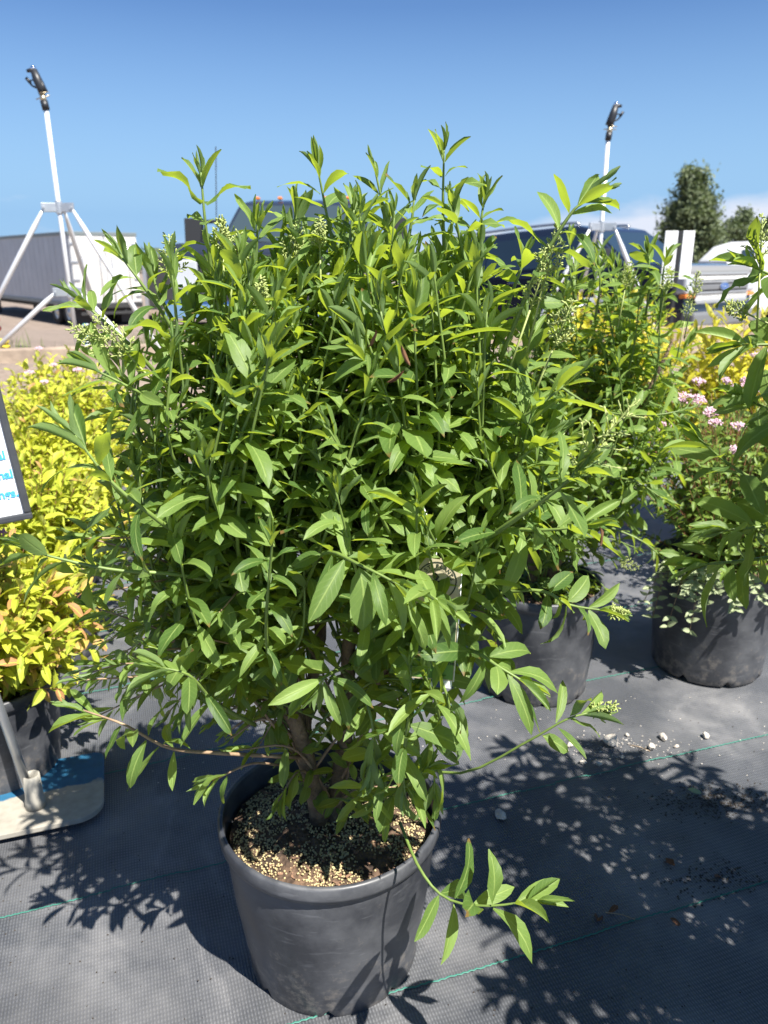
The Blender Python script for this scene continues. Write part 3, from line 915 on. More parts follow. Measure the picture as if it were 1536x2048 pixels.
# ------------------------------------------------------------------ privets
def build_privet(root, base, stems, prof, n_fill, hand, n_parts, L=0.066, seed=1, each_branch=False, depth_k=0.85, up_bias=1.0, extra_panicles=(), pan_fill=4, minor=0.03, open_front=False):
    random.seed(seed); rg = np.random.default_rng(seed)
    ls = LeafSet()
    org = Vector(base)
    stem_pts = []
    for st in stems:
        P = bez([s[:3] for s in st], 26)
        rr = np.interp(np.linspace(0, 1, 26), np.linspace(0, 1, len(st)), [s[3] for s in st])
        mb = MB(); mb.tube([p - org for p in P], rr, 10)
        v = mb.v[0]; v += rg.normal(0, .0007, v.shape)
        mb.build('stem', M['bark'], root, smooth=True)
        stem_pts += [(p, r) for p, r in zip(P, rr)]
    green, wood, buds = MB(), MB(), MB()
    made = []

    def one(path, **kw):
        mb = MB() if each_branch else green
        pan = kw.pop('pan', 0)
        woody = kw.pop('woody', 0)
        P = [Vector(p) - org for p in path]
        n0 = len(ls.items)
        shoot(ls, mb, P, **kw)
        if pan:
            B_ = bez(P, 12); d = (B_[-1] - B_[-2]).normalized()
            pb = MB(); panicle(pb, B_[-1], d, pan)
            if each_branch: pb.build('flower_cluster', M['bud'], root, smooth=True)
            else:
                for a, f in ((pb.v, pb.f),): buds.add(np.concatenate(pb.v), pb.f)
        if each_branch:
            mb.build('branch', M['twig'] if woody else M['shootgreen'], root, smooth=True)

    for h in hand:
        h = dict(h); path = h.pop('path')
        one(path, **h)
    zs = [p[0] for p in prof]
    for k in range(n_fill):
        wsel = [p[3] for p in prof]
        z = float(np.interp(rg.uniform(0, 1), np.cumsum(wsel) / sum(wsel), zs))
        xl, xr = np.interp(z, zs, [p[1] for p in prof]), np.interp(z, zs, [p[2] for p in prof])
        a = rg.uniform(0, 2 * math.pi); q = math.sqrt(rg.uniform(.12, 1)) * .93
        cx, hw = (xl + xr) / 2, (xr - xl) / 2
        end = Vector((cx + hw * q * math.cos(a), base[1] + hw * depth_k * q * math.sin(a), z))
        ht = (z - zs[0]) / (zs[-1] - zs[0])
        if open_front and ht < .46 and math.sin(a) < -.25 and abs(math.cos(a)) < .62: continue
        out = Vector((end.x - cx, end.y - base[1], 0))
        # start on a stem, lower and further in
        want = z - rg.uniform(.16, .34) * (0.35 + ht)
        sp = min(stem_pts, key=lambda s: abs(s[0].z - want) * 1.6 + (s[0] - end).length * .6 + random.uniform(0, .12))[0]
        ln = (end - sp).length
        if ht > .45: mid = sp.lerp(end, .5) + out * .22 - UP * .02 * ln
        else: mid = sp.lerp(end, .5) + UP * ln * rg.uniform(.05, .28) + out * .05
        end2 = end + rv(.012)
        if ht < .3: end2.z -= ln * rg.uniform(0, .2)
        nodes = int(max(5, min(14, ln / .025)))
        one([sp, mid, end2], L=L * rg.uniform(.72, 1.15) * (1.0 if ht > .4 else .80), nodes=nodes, start=.22 if ln > .25 else .1,
            r0=.0030 if ln > .3 else .0022, droop=.15 + .35 * (1 - ht) * (q > .5), tip=True, wide=1.10 if ht > .4 else 1.15, minor=minor if ht > .35 else .2, old=.0 if ht > .45 else .35,
            pan=(.05 if rg.uniform() < pan_fill / max(1, n_fill) else 0), woody=(ht < .3))
    for (p, d, l) in extra_panicles:
        pb = MB(); pp = Vector(p) - org
        panicle(pb, pp, Vector(d), l)
        pb.tube([pp - Vector(d).normalized() * .07, pp], [.0013, .0010], 5)
        if each_branch: pb.build('flower_cluster', M['bud'], root, smooth=True)
        else: buds.add(np.concatenate(pb.v), pb.f)
    if not each_branch:
        tag(green.build('twigs', M['shootgreen'], root, smooth=True), kind='stuff')
        if buds.n: tag(buds.build('flower_buds', M['bud'], root, smooth=True), kind='stuff')
    ls.finish(root, M['privet'], n_parts)
    return ls


def A(*q):
    return [at(*p) for p in q]


# ---- the main privet
MB_C = Vector((-0.073, 0.880, 0.0))
root = thing('potted_privet', 'tall leafy green shrub in scuffed black pot standing nearest the camera', 'potted shrub', MB_C)
pot(root, .1485, .119, .243, 1, prills=5200)
soil_z = .215
stems = [
    [(*at(640, 1640, .875), .0130), (*at(606, 1490, .87), .0108), (*at(565, 1380, .86), .0092), (*at(535, 1230, .87), .0078), (*at(520, 1040, .88), .006), (*at(500, 850, .88), .004)],
    [(*at(662, 1640, .885), .0125), (*at(690, 1480, .90), .0105), (*at(698, 1290, .90), .0090), (*at(725, 1120, .90), .0075), (*at(735, 900, .90), .006), (*at(760, 720, .90), .0035)],
    [(*at(630, 1620, .89), .009), (*at(612, 1450, .93), .0078), (*at(640, 1260, .96), .008), (*at(640, 1050, .98), .006), (*at(620, 800, .98), .004)],
    [(*at(690, 1460, .90), .008), (*at(790, 1300, .87), .007), (*at(850, 1120, .85), .0055), (*at(900, 930, .86), .004)],
    [(*at(550, 1330, .86), .007), (*at(480, 1200, .84), .0055), (*at(430, 1020, .83), .004), (*at(400, 860, .84), .003)],
]
hand = []


def H(path, L=.07, nodes=8, **kw):
    d = dict(path=A(*path), L=L * 0.92, nodes=nodes); d.update(kw); hand.append(d)


# tall shoots against the sky
H([(445, 730, .86), (425, 560, .85), (410, 440, .84), (402, 345, .84)], .062, 8, start=.1, droop=.05)
H([(700, 640, .88), (662, 470, .87), (635, 335, .86)], .058, 9, start=.1, droop=.05)
H([(690, 620, .84), (700, 480, .84), (708, 420, .84)], .055, 7, start=.1, droop=.05)
H([(780, 560, .88), (768, 430, .87), (749, 335, .87)], .050, 3, start=.2, droop=.0)
H([(890, 560, .92), (886, 420, .91), (888, 300, .90)], .050, 6, start=.35, droop=.1)
H([(935, 560, .85), (918, 470, .84), (905, 415, .83)], .056, 6, start=.1, droop=.1)
H([(950, 560, .90), (960, 460, .89), (968, 400, .89)], .055, 5, start=.2, droop=.1)
H([(800, 560, .86), (822, 450, .85), (828, 400, .85)], .058, 6, start=.1, droop=.15)
H([(500, 640, .88), (512, 520, .87), (515, 450, .86)], .058, 7, start=.15, droop=.05)
H([(585, 620, .90), (590, 500, .90), (592, 420, .90)], .055, 8, start=.1, droop=.1)
H([(1000, 720, .80), (1075, 540, .78), (1140, 430, .77), (1175, 400, .77)], .066, 8, start=.15, droop=.0)
H([(985, 700, .86), (1030, 570, .86), (1050, 520, .86)], .06, 8, start=.1, droop=.2)
# upper left
H([(400, 760, .85), (340, 650, .83), (285, 570, .82), (240, 510, .82)], .060, 7, start=.15, droop=.1)
H([(360, 800, .84), (270, 700, .81), (205, 640, .80), (160, 600, .80)], .058, 8, start=.15, droop=.2)
H([(345, 640, .86), (318, 590, .85), (305, 550, .85)], .066, 4, start=.1, droop=.0)
H([(430, 900, .82), (320, 810, .78), (250, 770, .76), (190, 740, .75)], .066, 9, start=.15, droop=.3)
H([(470, 690, .80), (480, 600, .79), (480, 520, .79)], .062, 7, start=.1, droop=.15)
# left sprays
H([(490, 1040, .80), (370, 1065, .74), (290, 1020, .71), (215, 955, .70), (150, 870, .70)], .078, 10, start=.1, droop=.32, r0=.0035)
H([(500, 1180, .80), (360, 1150, .75), (230, 1140, .73), (110, 1115, .72), (60, 1098, .72)], .070, 9, start=.1, droop=.35)
H([(510, 1450, .82), (430, 1405, .74), (380, 1352, .70), (325, 1335, .69)], .078, 7, start=.3, droop=.6, r0=.0028)
H([(600, 1515, .86), (430, 1506, .79), (335, 1495, .76), (250, 1450, .74), (165, 1420, .74)], .068, 8, start=.42, droop=.4, r0=.0026, woody=1)
H([(560, 1530, .86), (500, 1528, .80), (425, 1562, .77)], .062, 3, start=.75, droop=.3, r0=.0018, woody=1)
H([(480, 1110, .78), (430, 1010, .72), (410, 930, .70)], .075, 5, start=.1, droop=.3)
# front
H([(600, 1160, .80), (650, 1105, .71), (720, 1130, .66), (800, 1170, .64)], .070, 7, start=.25, droop=.45, wide=1.1)
H([(740, 1210, .76), (830, 1180, .68), (875, 1200, .65)], .074, 5, start=.3, droop=.75, wide=1.05)
H([(700, 1330, .80), (655, 1350, .70), (640, 1370, .69)], .072, 5, start=.3, droop=.7, wide=1.0)
H([(800, 1560, .74), (818, 1430, .70), (822, 1340, .68)], .075, 6, start=.2, droop=.7)
H([(880, 1450, .75), (870, 1400, .71), (850, 1350, .69)], .072, 5, start=.2, droop=.8)
H([(700, 1420, .86), (760, 1420, .78), (800, 1500, .74), (810, 1590, .73)], .066, 7, start=.25, droop=.6)
H([(700, 1380, .86), (800, 1380, .78), (860, 1480, .75), (870, 1600, .745)], .068, 7, start=.3, droop=.7)
H([(690, 1500, .86), (740, 1500, .80), (770, 1560, .77), (770, 1640, .77)], .060, 6, start=.3, droop=.6)
H([(690, 1350, .86), (720, 1380, .76), (745, 1450, .73), (740, 1540, .73)], .066, 6, start=.3, droop=.7)
H([(720, 1300, .84), (830, 1290, .74), (890, 1380, .71), (905, 1470, .71)], .068, 7, start=.3, droop=.6)
H([(650, 1600, .87), (690, 1600, .82), (720, 1620, .80)], .045, 5, start=.1, droop=.4)
H([(690, 1620, .84), (720, 1590, .78), (760, 1560, .74)], .055, 6, start=.1, droop=.5)
H([(710, 1620, .84), (800, 1580, .76), (850, 1540, .74)], .068, 6, start=.2, droop=.8)
# right sprays
H([(840, 1170, .80), (1000, 1060, .70), (1120, 975, .66), (1150, 945, .65)], .074, 8, start=.15, droop=.15, pan=.085, r0=.0036)
H([(860, 1210, .86), (1060, 1180, .80), (1140, 1210, .78), (1215, 1222, .77)], .060, 8, start=.3, droop=.2, pan=.02)
H([(850, 1290, .80), (940, 1300, .72), (1000, 1335, .69), (1050, 1365, .68)], .070, 6, start=.3, droop=.15, wide=1.25)
H([(820, 1530, .82), (930, 1545, .78), (1060, 1480, .75), (1130, 1440, .74), (1180, 1425, .74)], .060, 5, start=.5, droop=.15, wide=1.1, pan=.03, r0=.0018)
H([(800, 1645, .79), (838, 1735, .72), (890, 1795, .69), (970, 1812, .665), (1075, 1800, .65)], .082, 6, start=.40, droop=.0, wide=1.35, r0=.0022)
H([(930, 900, .80), (1050, 830, .76), (1130, 770, .75)], .075, 7, start=.15, droop=.2)
H([(900, 1000, .82), (1020, 930, .76), (1090, 880, .75)], .072, 7, start=.15, droop=.2)
H([(930, 1050, .80), (1080, 1060, .74), (1180, 1050, .72)], .072, 7, start=.2, droop=.25)

random.seed(5)
for k in range(60):                                      # fine bare twigs with a few small leaves, low in the bush
    left = k < 48
    ex, ey = (random.uniform(150, 470), random.uniform(1030, 1450)) if left else (random.uniform(820, 1010), random.uniform(1120, 1400))
    sx_, sy_ = (random.uniform(520, 570), random.uniform(1150, 1430)) if left else (random.uniform(690, 800), random.uniform(1180, 1420))
    ye = random.uniform(.74, 1.0)
    p0, p1 = at(sx_, sy_, .87), at(ex, ey, ye)
    hand.append(dict(path=[p0, p0.lerp(p1, .5) + Vector((0, 0, random.uniform(-.01, .05))), p1], L=random.uniform(.036, .056), nodes=random.randint(6, 9), start=.30, droop=.35, r0=.0021, r1=.0008, minor=.12, old=.3, wide=1.1, woody=1))
tab = [(1560, 560, 780, .08), (1450, 420, 860, .16), (1330, 290, 950, .35), (1200, 215, 1020, .6), (1050, 180, 1110, 1.1), (900, 185, 1150, 1.7), (760, 200, 1150, 2.1), (640, 245, 1110, 2.2), (560, 350, 1040, 1.9), (500, 500, 980, 1.3), (430, 640, 900, .6)]
prof = [(at(700, y, .88).z, at(l, y, .88).x, at(r, y, .88).x, w) for y, l, r, w in tab]
pans = [(at(px, py, Yd), d, l) for px, py, Yd, d, l in [
    (345, 560, .84, (0, 0, 1), .045), (445, 500, .82, (.0, 0, 1), .03), (262, 715, .78, (-.5, -.2, .7), .05), (215, 700, .78, (-.6, -.3, .5), .04), (470, 530, .8, (.2, 0, 1), .03),
    (1060, 620, .78, (.3, 0, 1), .045), (1090, 560, .78, (.2, 0, 1), .05), (1105, 700, .75, (.3, -.2, 1), .05), (640, 500, .84, (0, 0, 1), .03), (520, 620, .76, (.1, 0, 1), .03)]]
build_privet(root, MB_C, stems, prof, 400, hand, 300, L=.058, seed=11, each_branch=True, extra_panicles=pans, open_front=True)
# a few withered leaves among the green
for k, (px, py, Yd) in enumerate([(803, 690, .66), (1200, 1052, .70), (808, 740, .66), (752, 660, .70)]):
    ls = MB(); v, f, uv = VAR['young'][k % 5]
    ls.add(v * .019, f, .5, uv)
    o = ls.build('withered_leaf', M['dead'], root, smooth=True)
    o['label'] = 'shrivelled rusty brown leaf'
    o.location = at(px, py, Yd) - MB_C
    o.rotation_euler = (random.uniform(-2.4, -1.2), random.uniform(-.6, .6), random.uniform(0, 6))

# ---- the privet behind it
P2 = Vector((0.352, 1.625, 0))
root2 = thing('potted_privet', 'green shrub in grey-lit black pot behind the tall one, beside the pink flowered pot', 'potted shrub', P2, group='green shrubs in black pots')
root['group'] = 'green shrubs in black pots'
pot(root2, .143, .122, .262, 2, prills=500)
st2 = [[(P2.x + dx * .1, P2.y + dy * .1, .23, .014), (P2.x + dx * .4, P2.y + dy * .4, .42, .010), (P2.x + dx * .8 + .03, P2.y + dy * .8, .62, .006), (P2.x + dx + .06, P2.y + dy, .80, .003)] for dx, dy in ((-.08, -.02), (.10, .02), (.02, .08), (.16, -.06))]
tab2 = [(1170, 980, 1240, .6), (1060, 960, 1340, 1.1), (930, 950, 1390, 1.3), (800, 960, 1390, 1.4), (680, 980, 1370, 1.5), (600, 1010, 1360, 1.2), (540, 1050, 1330, .8), (510, 1100, 1290, .3)]
prof2 = [(at(1100, y, 1.62).z, at(l, y, 1.62).x, at(r, y, 1.62).x, w) for y, l, r, w in tab2]
hand2 = []
for q in ([(1190, 640, 1.5), (1200, 560, 1.48), (1180, 500, 1.48)], [(1290, 640, 1.52), (1300, 560, 1.5), (1295, 505, 1.5)], [(1320, 640, 1.5), (1325, 560, 1.49), (1330, 520, 1.49)], [(1150, 600, 1.55), (1140, 540, 1.55), (1140, 480, 1.55)],
          [(1100, 760, 1.4), (1200, 820, 1.34), (1300, 830, 1.3), (1370, 820, 1.3)], [(1150, 950, 1.45), (1260, 960, 1.38), (1330, 1000, 1.36)], [(1180, 1040, 1.5), (1280, 1080, 1.46), (1340, 1130, 1.45)]):
    hand2.append(dict(path=A(*q), L=.062, nodes=8, start=.1, droop=.15))
pans2 = [(at(px, py, 1.48), (.1, 0, 1), .05) for px, py in ((1250, 580), (1330, 590), (1370, 640), (1385, 600))]
build_privet(root2, P2, st2, prof2, 190, hand2, 280, L=.060, seed=23, extra_panicles=pans2, depth_k=.9)

# ---- the privet at the right edge
P3 = Vector((0.80, 0.62, 0))
root3 = thing('potted_privet', 'shaded dark green shrub reaching in at the right edge, its pot out of view', 'potted shrub', P3, group='green shrubs in black pots')
pot(root3, .146, .12, .25, 3)
st3 = [[(P3.x + dx * .1, P3.y + dy * .1, .22, .014), (P3.x + dx * .4, P3.y + dy * .4, .44, .010), (P3.x + dx * .8, P3.y + dy * .8, .66, .006), (P3.x + dx, P3.y + dy, .84, .003)] for dx, dy in ((-.14, -.02), (.12, .02), (-.02, .12), (.02, -.14))]
prof3 = [(.26, .50, 1.04, .7), (.40, .42, 1.12, 1.1), (.55, .385, 1.16, 1.4), (.70, .38, 1.18, 1.5), (.85, .39, 1.16, 1.5), (1.0, .42, 1.12, 1.3), (1.16, .50, 1.04, .7)]
hand3 = []
for q in ([(1640, 1060, .80), (1540, 980, .80), (1460, 930, .80), (1400, 880, .80)], [(1640, 1100, .82), (1500, 1120, .82), (1400, 1130, .82)], [(1650, 700, .84), (1560, 690, .84), (1480, 690, .84)],
          [(1660, 620, .86), (1560, 560, .86), (1510, 535, .86)], [(1640, 860, .85), (1540, 820, .85), (1500, 800, .85)], [(1640, 1020, .76), (1540, 1050, .76), (1450, 1060, .76)]):
    hand3.append(dict(path=A(*q), L=.068, nodes=7, start=.25, droop=.25, wide=1.2))
pans3 = [(at(1520, 530, .86), (-.1, 0, 1), .05), (at(1500, 630, .86), (-.7, 0, .3), .03)]
build_privet(root3, P3, st3, prof3, 300, hand3, 90, L=.066, seed=31, extra_panicles=pans3, depth_k=.95)


# ------------------------------------------------------------------ bushy plants of many thin twigs
def bush(root, h, r, n_tw, leaf_kind, material, L, n_parts, seed, twig, per=15, z0=.22, accent=0.0, flat=1.0, flowers=0, flower_mat=None, wide=1.0, top_round=.55, tn=.5):
    random.seed(seed)
    ls = LeafSet(); tw = MB()
    tips = []
    for k in range(n_tw):
        a = random.uniform(0, 2 * math.pi); q = math.sqrt(random.uniform(.02, 1))
        zt_ = z0 + (h - z0) * (1 - top_round * q ** 2.2) * random.uniform(.80, 1.06)
        if random.random() < .35: zt_ = z0 + (zt_ - z0) * random.uniform(.35, .9)
        end = Vector((r * q * math.cos(a), r * flat * q * math.sin(a), zt_))
        st = Vector((end.x * .12, end.y * .12, z0 - .015))
        mid = st.lerp(end, .5) + Vector((end.x, end.y, 0)) * -.10
        P = bez([st, mid, end], 10)
        tw.tube(P, np.linspace(.0017, .0006, 10), 4)
        tips.append((end, (P[-1] - P[-2]).normalized()))
        for j in range(per):
            t = .28 + .72 * (j + random.random() * .6) / per
            f = min(t, 1) * 9; i = min(int(f), 8)
            p = P[i].lerp(P[i + 1], f - i); T = (P[i + 1] - P[i]).normalized()
            b = j * 2.4 + random.gauss(0, .3)
            s = T.orthogonal().normalized(); c = T.cross(s)
            side = s * math.cos(b) + c * math.sin(b)
            an = R(random.gauss(58 - 30 * (t > .9), 12))
            d = T * math.cos(an) + side * math.sin(an); d.z -= random.uniform(-.05, .25)
            tint = random.gauss(tn + .25 * (t - .6), .2)
            if accent and random.random() < accent: tint = random.uniform(1.4, 2.0)
            else: tint = min(tint, 1.05)
            ls.leaf(p, d, T * .5 + UP * .7 + rv(.35), L * random.uniform(.65, 1.15) * (1 if t < .93 else .7), wide * random.uniform(.85, 1.15), leaf_kind, tint)
    tag(tw.build('twigs', twig, root, smooth=True), kind='stuff')
    if flowers:
        bm = bmesh.new(); bmesh.ops.create_icosphere(bm, subdivisions=1, radius=1)
        iv = np.array([tuple(v.co) for v in bm.verts]); fi = [tuple(v.index for v in f_.verts) for f_ in bm.faces]; bm.free()
        tips.sort(key=lambda e: -(e[0].z + random.uniform(0, .10) - e[0].y * .3))
        for end, d in tips[:flowers]:
            fm_ = MB(); rr = random.uniform(.011, .019)
            for q in range(46):
                b, e = random.uniform(0, 6.28), math.sqrt(random.random())
                p = end + Vector((rr * e * math.cos(b), rr * e * math.sin(b), .012 - .006 * e * e + random.gauss(0, .0016)))
                fm_.add(iv * random.uniform(.0014, .0026) + np.array(p), fi)
                if q % 5 == 0: fm_.tube([end - UP * .004, p], .0004, 4)
            fm_.build('flower_cluster', flower_mat, root, smooth=False)
    ls.finish(root, material, n_parts)


def bush_plant(name, label, cat, base, potdim, seed, group=None, **kw):
    o = thing(name, label, cat, base, group=group)
    pot(o, *potdim, seed)
    bush(o, seed=seed, **kw)
    return o


# golden spireas in a row at the left
SPL = [
    ((-0.745, 1.285, 0), .50, .235, 130, 300, 'yellow leafed spirea with rusty shoot tips in the pot on the sign base'),
    ((-0.845, 1.76, 0), .53, .27, 120, 130, 'yellow leafed spirea second from the camera in the row behind the sign'),
    ((-0.99, 2.24, 0), .55, .29, 110, 90, 'yellow leafed spirea third from the camera in the row behind the sign'),
    ((-1.14, 2.72, 0), .575, .31, 110, 80, 'yellow leafed spirea fourth from the camera in the row behind the sign'),
    ((-1.34, 3.20, 0), .59, .34, 110, 80, 'yellow leafed spirea farthest from the camera, below the timber beam'),
    ((-1.58, 2.66, 0), .59, .33, 100, 40, 'yellow leafed spirea at the left edge beyond the sign panel'),
]
for i, (b, h, r, nt_, npar, lb) in enumerate(SPL):
    bush_plant('golden_spirea', lb, 'potted shrub', b, (.125, .105, .21), 50 + i, group='yellow spireas at the left', h=h, r=r, n_tw=nt_ + (110 if i else 80), leaf_kind='spirea', material=M['spirea'],
               L=.043 if i else .042, n_parts=npar, twig=M['redtwig'], per=15, z0=.19, accent=.24 if i == 0 else .03, flowers=4 if i == 0 else (3 if i > 2 else 0), flower_mat=M['darkpink'] if i == 0 else M['pink'], top_round=.62, tn=.52)

# golden shrubs at the right, behind
GSR = [((1.20, 2.62, 0), .80, .36, 'bright golden shrub behind the pink flowers at the right'), ((0.88, 3.12, 0), .87, .32, 'golden shrub mostly hidden behind the second green shrub')]
for i, (b, h, r, lb) in enumerate(GSR):
    bush_plant('golden_shrub', lb, 'potted shrub', b, (.14, .12, .25), 70 + i, group='golden shrubs at the right', h=h, r=r, n_tw=240, leaf_kind='golden', material=M['golden'], L=.055, n_parts=170 if i == 0 else 60,
               twig=M['twig'], per=16, z0=.22, top_round=.35, tn=.62, wide=.9)

# pink spirea in the dark pot, and another beyond it
bush_plant('pink_spirea', 'pink flowered green shrub in the black pot at the right', 'potted shrub', (0.80, 1.72, 0), (.150, .128, .28), 81, group='pink flowered spireas', h=.68, r=.27, n_tw=170, leaf_kind='spirea', material=M['pinkspirea'],
           L=.030, n_parts=200, twig=M['redtwig'], per=15, z0=.25, flowers=30, flower_mat=M['pink'], top_round=.42, tn=.5)
bush_plant('pink_spirea', 'pink flowered green shrub just in front of the golden shrub at the right', 'potted shrub', (1.12, 2.14, 0), (.145, .12, .27), 82, group='pink flowered spireas', h=.72, r=.28, n_tw=160, leaf_kind='spirea', material=M['pinkspirea'],
           L=.030, n_parts=100, twig=M['redtwig'], per=14, z0=.25, flowers=26, flower_mat=M['pink'], top_round=.42, tn=.6)
# pale trailing plant spilling over the pink spirea's pot
random.seed(91)
tr_root = thing('trailing_vine', 'pale grey-green vine hanging over the dark pot under the pink flowers', 'vine', (0.80, 1.72, 0))
tl = LeafSet(); tw_ = MB()
for k in range(16):
    a = random.uniform(math.pi * 1.12, math.pi * 1.80); rr = .155
    p0 = Vector((math.cos(a) * .08, math.sin(a) * .08, .27)); p1 = Vector((math.cos(a) * rr, math.sin(a) * rr, .292))
    dr = random.choice((.03, .04, .06, .09, .13))
    p2 = Vector((math.cos(a) * (rr + .022), math.sin(a) * (rr + .022), .285 - dr)); p2 += Vector((random.gauss(0, .02), 0, 0))
    P = bez([p0, p1, p2], 14); tw_.tube(P, .0009, 5)
    for j in range(5, 14):
        for s in (-1, 1):
            tl.leaf(P[j], Vector((math.cos(a) * .4 + s * .6, math.sin(a) * .5, random.uniform(-.3, .5))), Vector((math.cos(a), math.sin(a), .8)) + rv(.3), random.uniform(.016, .026), 1.15, 'spirea', random.uniform(.7, 1.1))
tw_.build('stem', M['twig'], tr_root, smooth=True)
M['vine'] = leaf_mat('vine_leaf', (0.17, 0.23, 0.10), (0.36, 0.42, 0.24), (0.3, 0.34, 0.2), (0.34, 0.42, 0.15), rough=0.6, tw=0.3)
tl.finish(tr_root, M['vine'], 110)


# ------------------------------------------------------------------ text and flat print
def text_mesh(txt, size, name='lettering', shear=0.0, thick=0.0004, bold=0.0):
    cu = bpy.data.curves.new('t', 'FONT'); cu.body = txt; cu.size = size; cu.shear = shear; cu.extrude = thick; cu.offset = bold
    cu.align_x = 'LEFT'
    ob = bpy.data.objects.new('t', cu); link(ob)
    dg = bpy.context.evaluated_depsgraph_get(); dg.update()
    me = bpy.data.meshes.new_from_object(ob.evaluated_get(dg))
    me.materials.clear()
    bpy.data.objects.remove(ob)
    xs_ = [v.co.x for v in me.vertices]
    return me, (min(xs_), max(xs_))


def text_obj(txt, size, material, parent, loc, rot, right=False, centre=False, **kw):
    me, (x0, x1) = text_mesh(txt, size, **kw)
    me.materials.append(material)
    sh = x1 if right else ((x0 + x1) / 2 if centre else x0)
    for v in me.vertices: v.co.x -= sh
    o = bpy.data.objects.new('lettering', me); link(o, parent)
    o.location = loc; o.rotation_euler = rot
    return o


# ------------------------------------------------------------------ sign on a pole at the left
sb = ground_at(75, 1628)
sroot = thing('sign_stand', 'framed white notice with blue lettering on a steel pole in a worn base', 'sign', (sb.x, sb.y, 0), ROW)
# base plate in the sign's own axes, rounded right corners
pl = []
x1_, x0_, yb, yf = .115, -.36, .135, -.062
def arc(cx, cy, r, a0, a1, n=7): return [(cx + r * math.cos(R(a0 + (a1 - a0) * i / (n - 1))), cy + r * math.sin(R(a0 + (a1 - a0) * i / (n - 1)))) for i in range(n)]
pl = arc(x1_ - .045, yf + .045, .045, -90, 0) + arc(x1_ - .02, yb - .02, .02, 0, 90) + arc(x0_ + .02, yb - .02, .02, 90, 180) + arc(x0_ + .045, yf + .045, .045, 180, 270)
pm = MB(); pm.poly([(x, y, .013) for x, y in pl], .010, (0, 0, 1))
pm.build('base_plate', M['plate'], sroot, bevel=.0015)
cm = MB(); cm.lathe([(.0, .018), (.0180, .018), (.0172, .034), (.0155, .036), (.0140, .084), (.0108, .084), (.0100, .06)], seg=32)
cm.build('pole_socket', mat('beige_plastic', (.34, .32, .27), .6, noise=.2, scale=30), sroot, smooth=True)
pole_top = Vector((-.085, .01, .60))
pp = MB(); pp.tube([(-.004, 0, .03), (-.045, .005, .32), pole_top], .0078, 16)
pp.build('pole', M['steel'], sroot, smooth=True)
# panel: lower right corner where the photograph has it
cr = at(66, 1036, sb.y + .02)
loc_cr = Matrix.Rotation(-ROW, 3, 'Z') @ (cr - Vector((sb.x, sb.y, 0)))
W_, H_, FR = .25, .33, .0110
panel = bpy.data.objects.new('panel', None); link(panel, sroot)
panel.location = loc_cr; panel.rotation_euler = (R(-6), R(-6.0), 0)
fr = MB()
fr.box((-W_ / 2, 0, FR / 2), (W_, .012, FR)); fr.box((-W_ / 2, 0, H_ - FR / 2), (W_, .012, FR))
fr.box((-FR / 2, 0, H_ / 2), (FR, .0118, H_ - 2 * FR)); fr.box((-W_ + FR / 2, 0, H_ / 2), (FR, .0118, H_ - 2 * FR))
fo = fr.build('frame', M['sign_frame'], panel, bevel=.003)
sh = MB(); sh.box((-W_ / 2, .001, H_ / 2), (W_ - FR * 1.6, .004, H_ - FR * 1.6)); sh.build('sheet', M['paper'], panel)
for k, tx in enumerate(('n', 'al', 'onal', 'tings,')):
    xr_ = (-.0200, -.0170, -.0130, -.0115)[k]
    text_obj(tx, .0195, M['blue_ink'], panel, (xr_, -.0019, (.131 - k * .0305)), (R(90), 0, 0), right=True, bold=.0006)

# ------------------------------------------------------------------ hang tag in the main shrub
tg = at(872, 1240, .725)
troot = thing('plant_tag', 'tan and green hanging plant tag with a round emblem, tied in the tall shrub', 'tag', tg)
troot.rotation_euler = (R(-6), R(2), R(-8))
TW, TH = .044, .132
def rect(name, x0, x1, z0, z1, m_, y=-.0006, t=.0003, par=troot):
    b = MB(); b.box(((x0 + x1) / 2, y, (z0 + z1) / 2), (x1 - x0, t, z1 - z0)); return b.build(name, m_, par)
cd = MB(); cd.poly([(-TW / 2, 0, -TH / 2), (TW / 2, 0, -TH / 2), (TW / 2, 0, TH / 2 - .014), (TW / 2 - .012, 0, TH / 2), (-TW / 2, 0, TH / 2)], .0008, (0, 1, 0))
cd.build('card', M['tagcard'], troot, fixnormals=True)
rect('foliage_picture', -TW / 2 + .001, TW / 2 - .001, -.036, .016, M['tagphoto'])
rect('green_band', -TW / 2 + .0005, TW / 2 - .0005, -.064, -.0375, M['taggreen'])
rect('white_foot', -.002, TW / 2 - .001, -.0735, -.0655, M['tagwhite'])
ql = MB(); ql.poly([(-.002, -.0009, -.0655), (.008, -.0009, -.0655), (.014, -.0009, -.0735), (.004, -.0009, -.0735)], .0003, (0, 1, 0)); ql.build('blue_flash', M['tagblue'], troot, fixnormals=True)
text_obj('Privet Cheyenne', .0066, M['ink'], troot, (0, -.0009, -.0475), (R(90), 0, 0), centre=True, bold=.0001, thick=.0001)
em = MB(); an_ = np.linspace(0, 2 * math.pi, 41)[:-1]
def ring(mb, cx, cz, r0, r1, y):
    n = len(an_)
    v = [(cx + r0 * math.cos(a), y, cz + r0 * math.sin(a)) for a in an_] + [(cx + r1 * math.cos(a), y, cz + r1 * math.sin(a)) for a in an_]
    mb.add(v, [(i, (i + 1) % n, (i + 1) % n + n, i + n) for i in range(n)])
EC = (-.002, .042)
ring(em, *EC, .0192, .0205, -.0009); ring(em, *EC, .0122, .0126, -.0009)
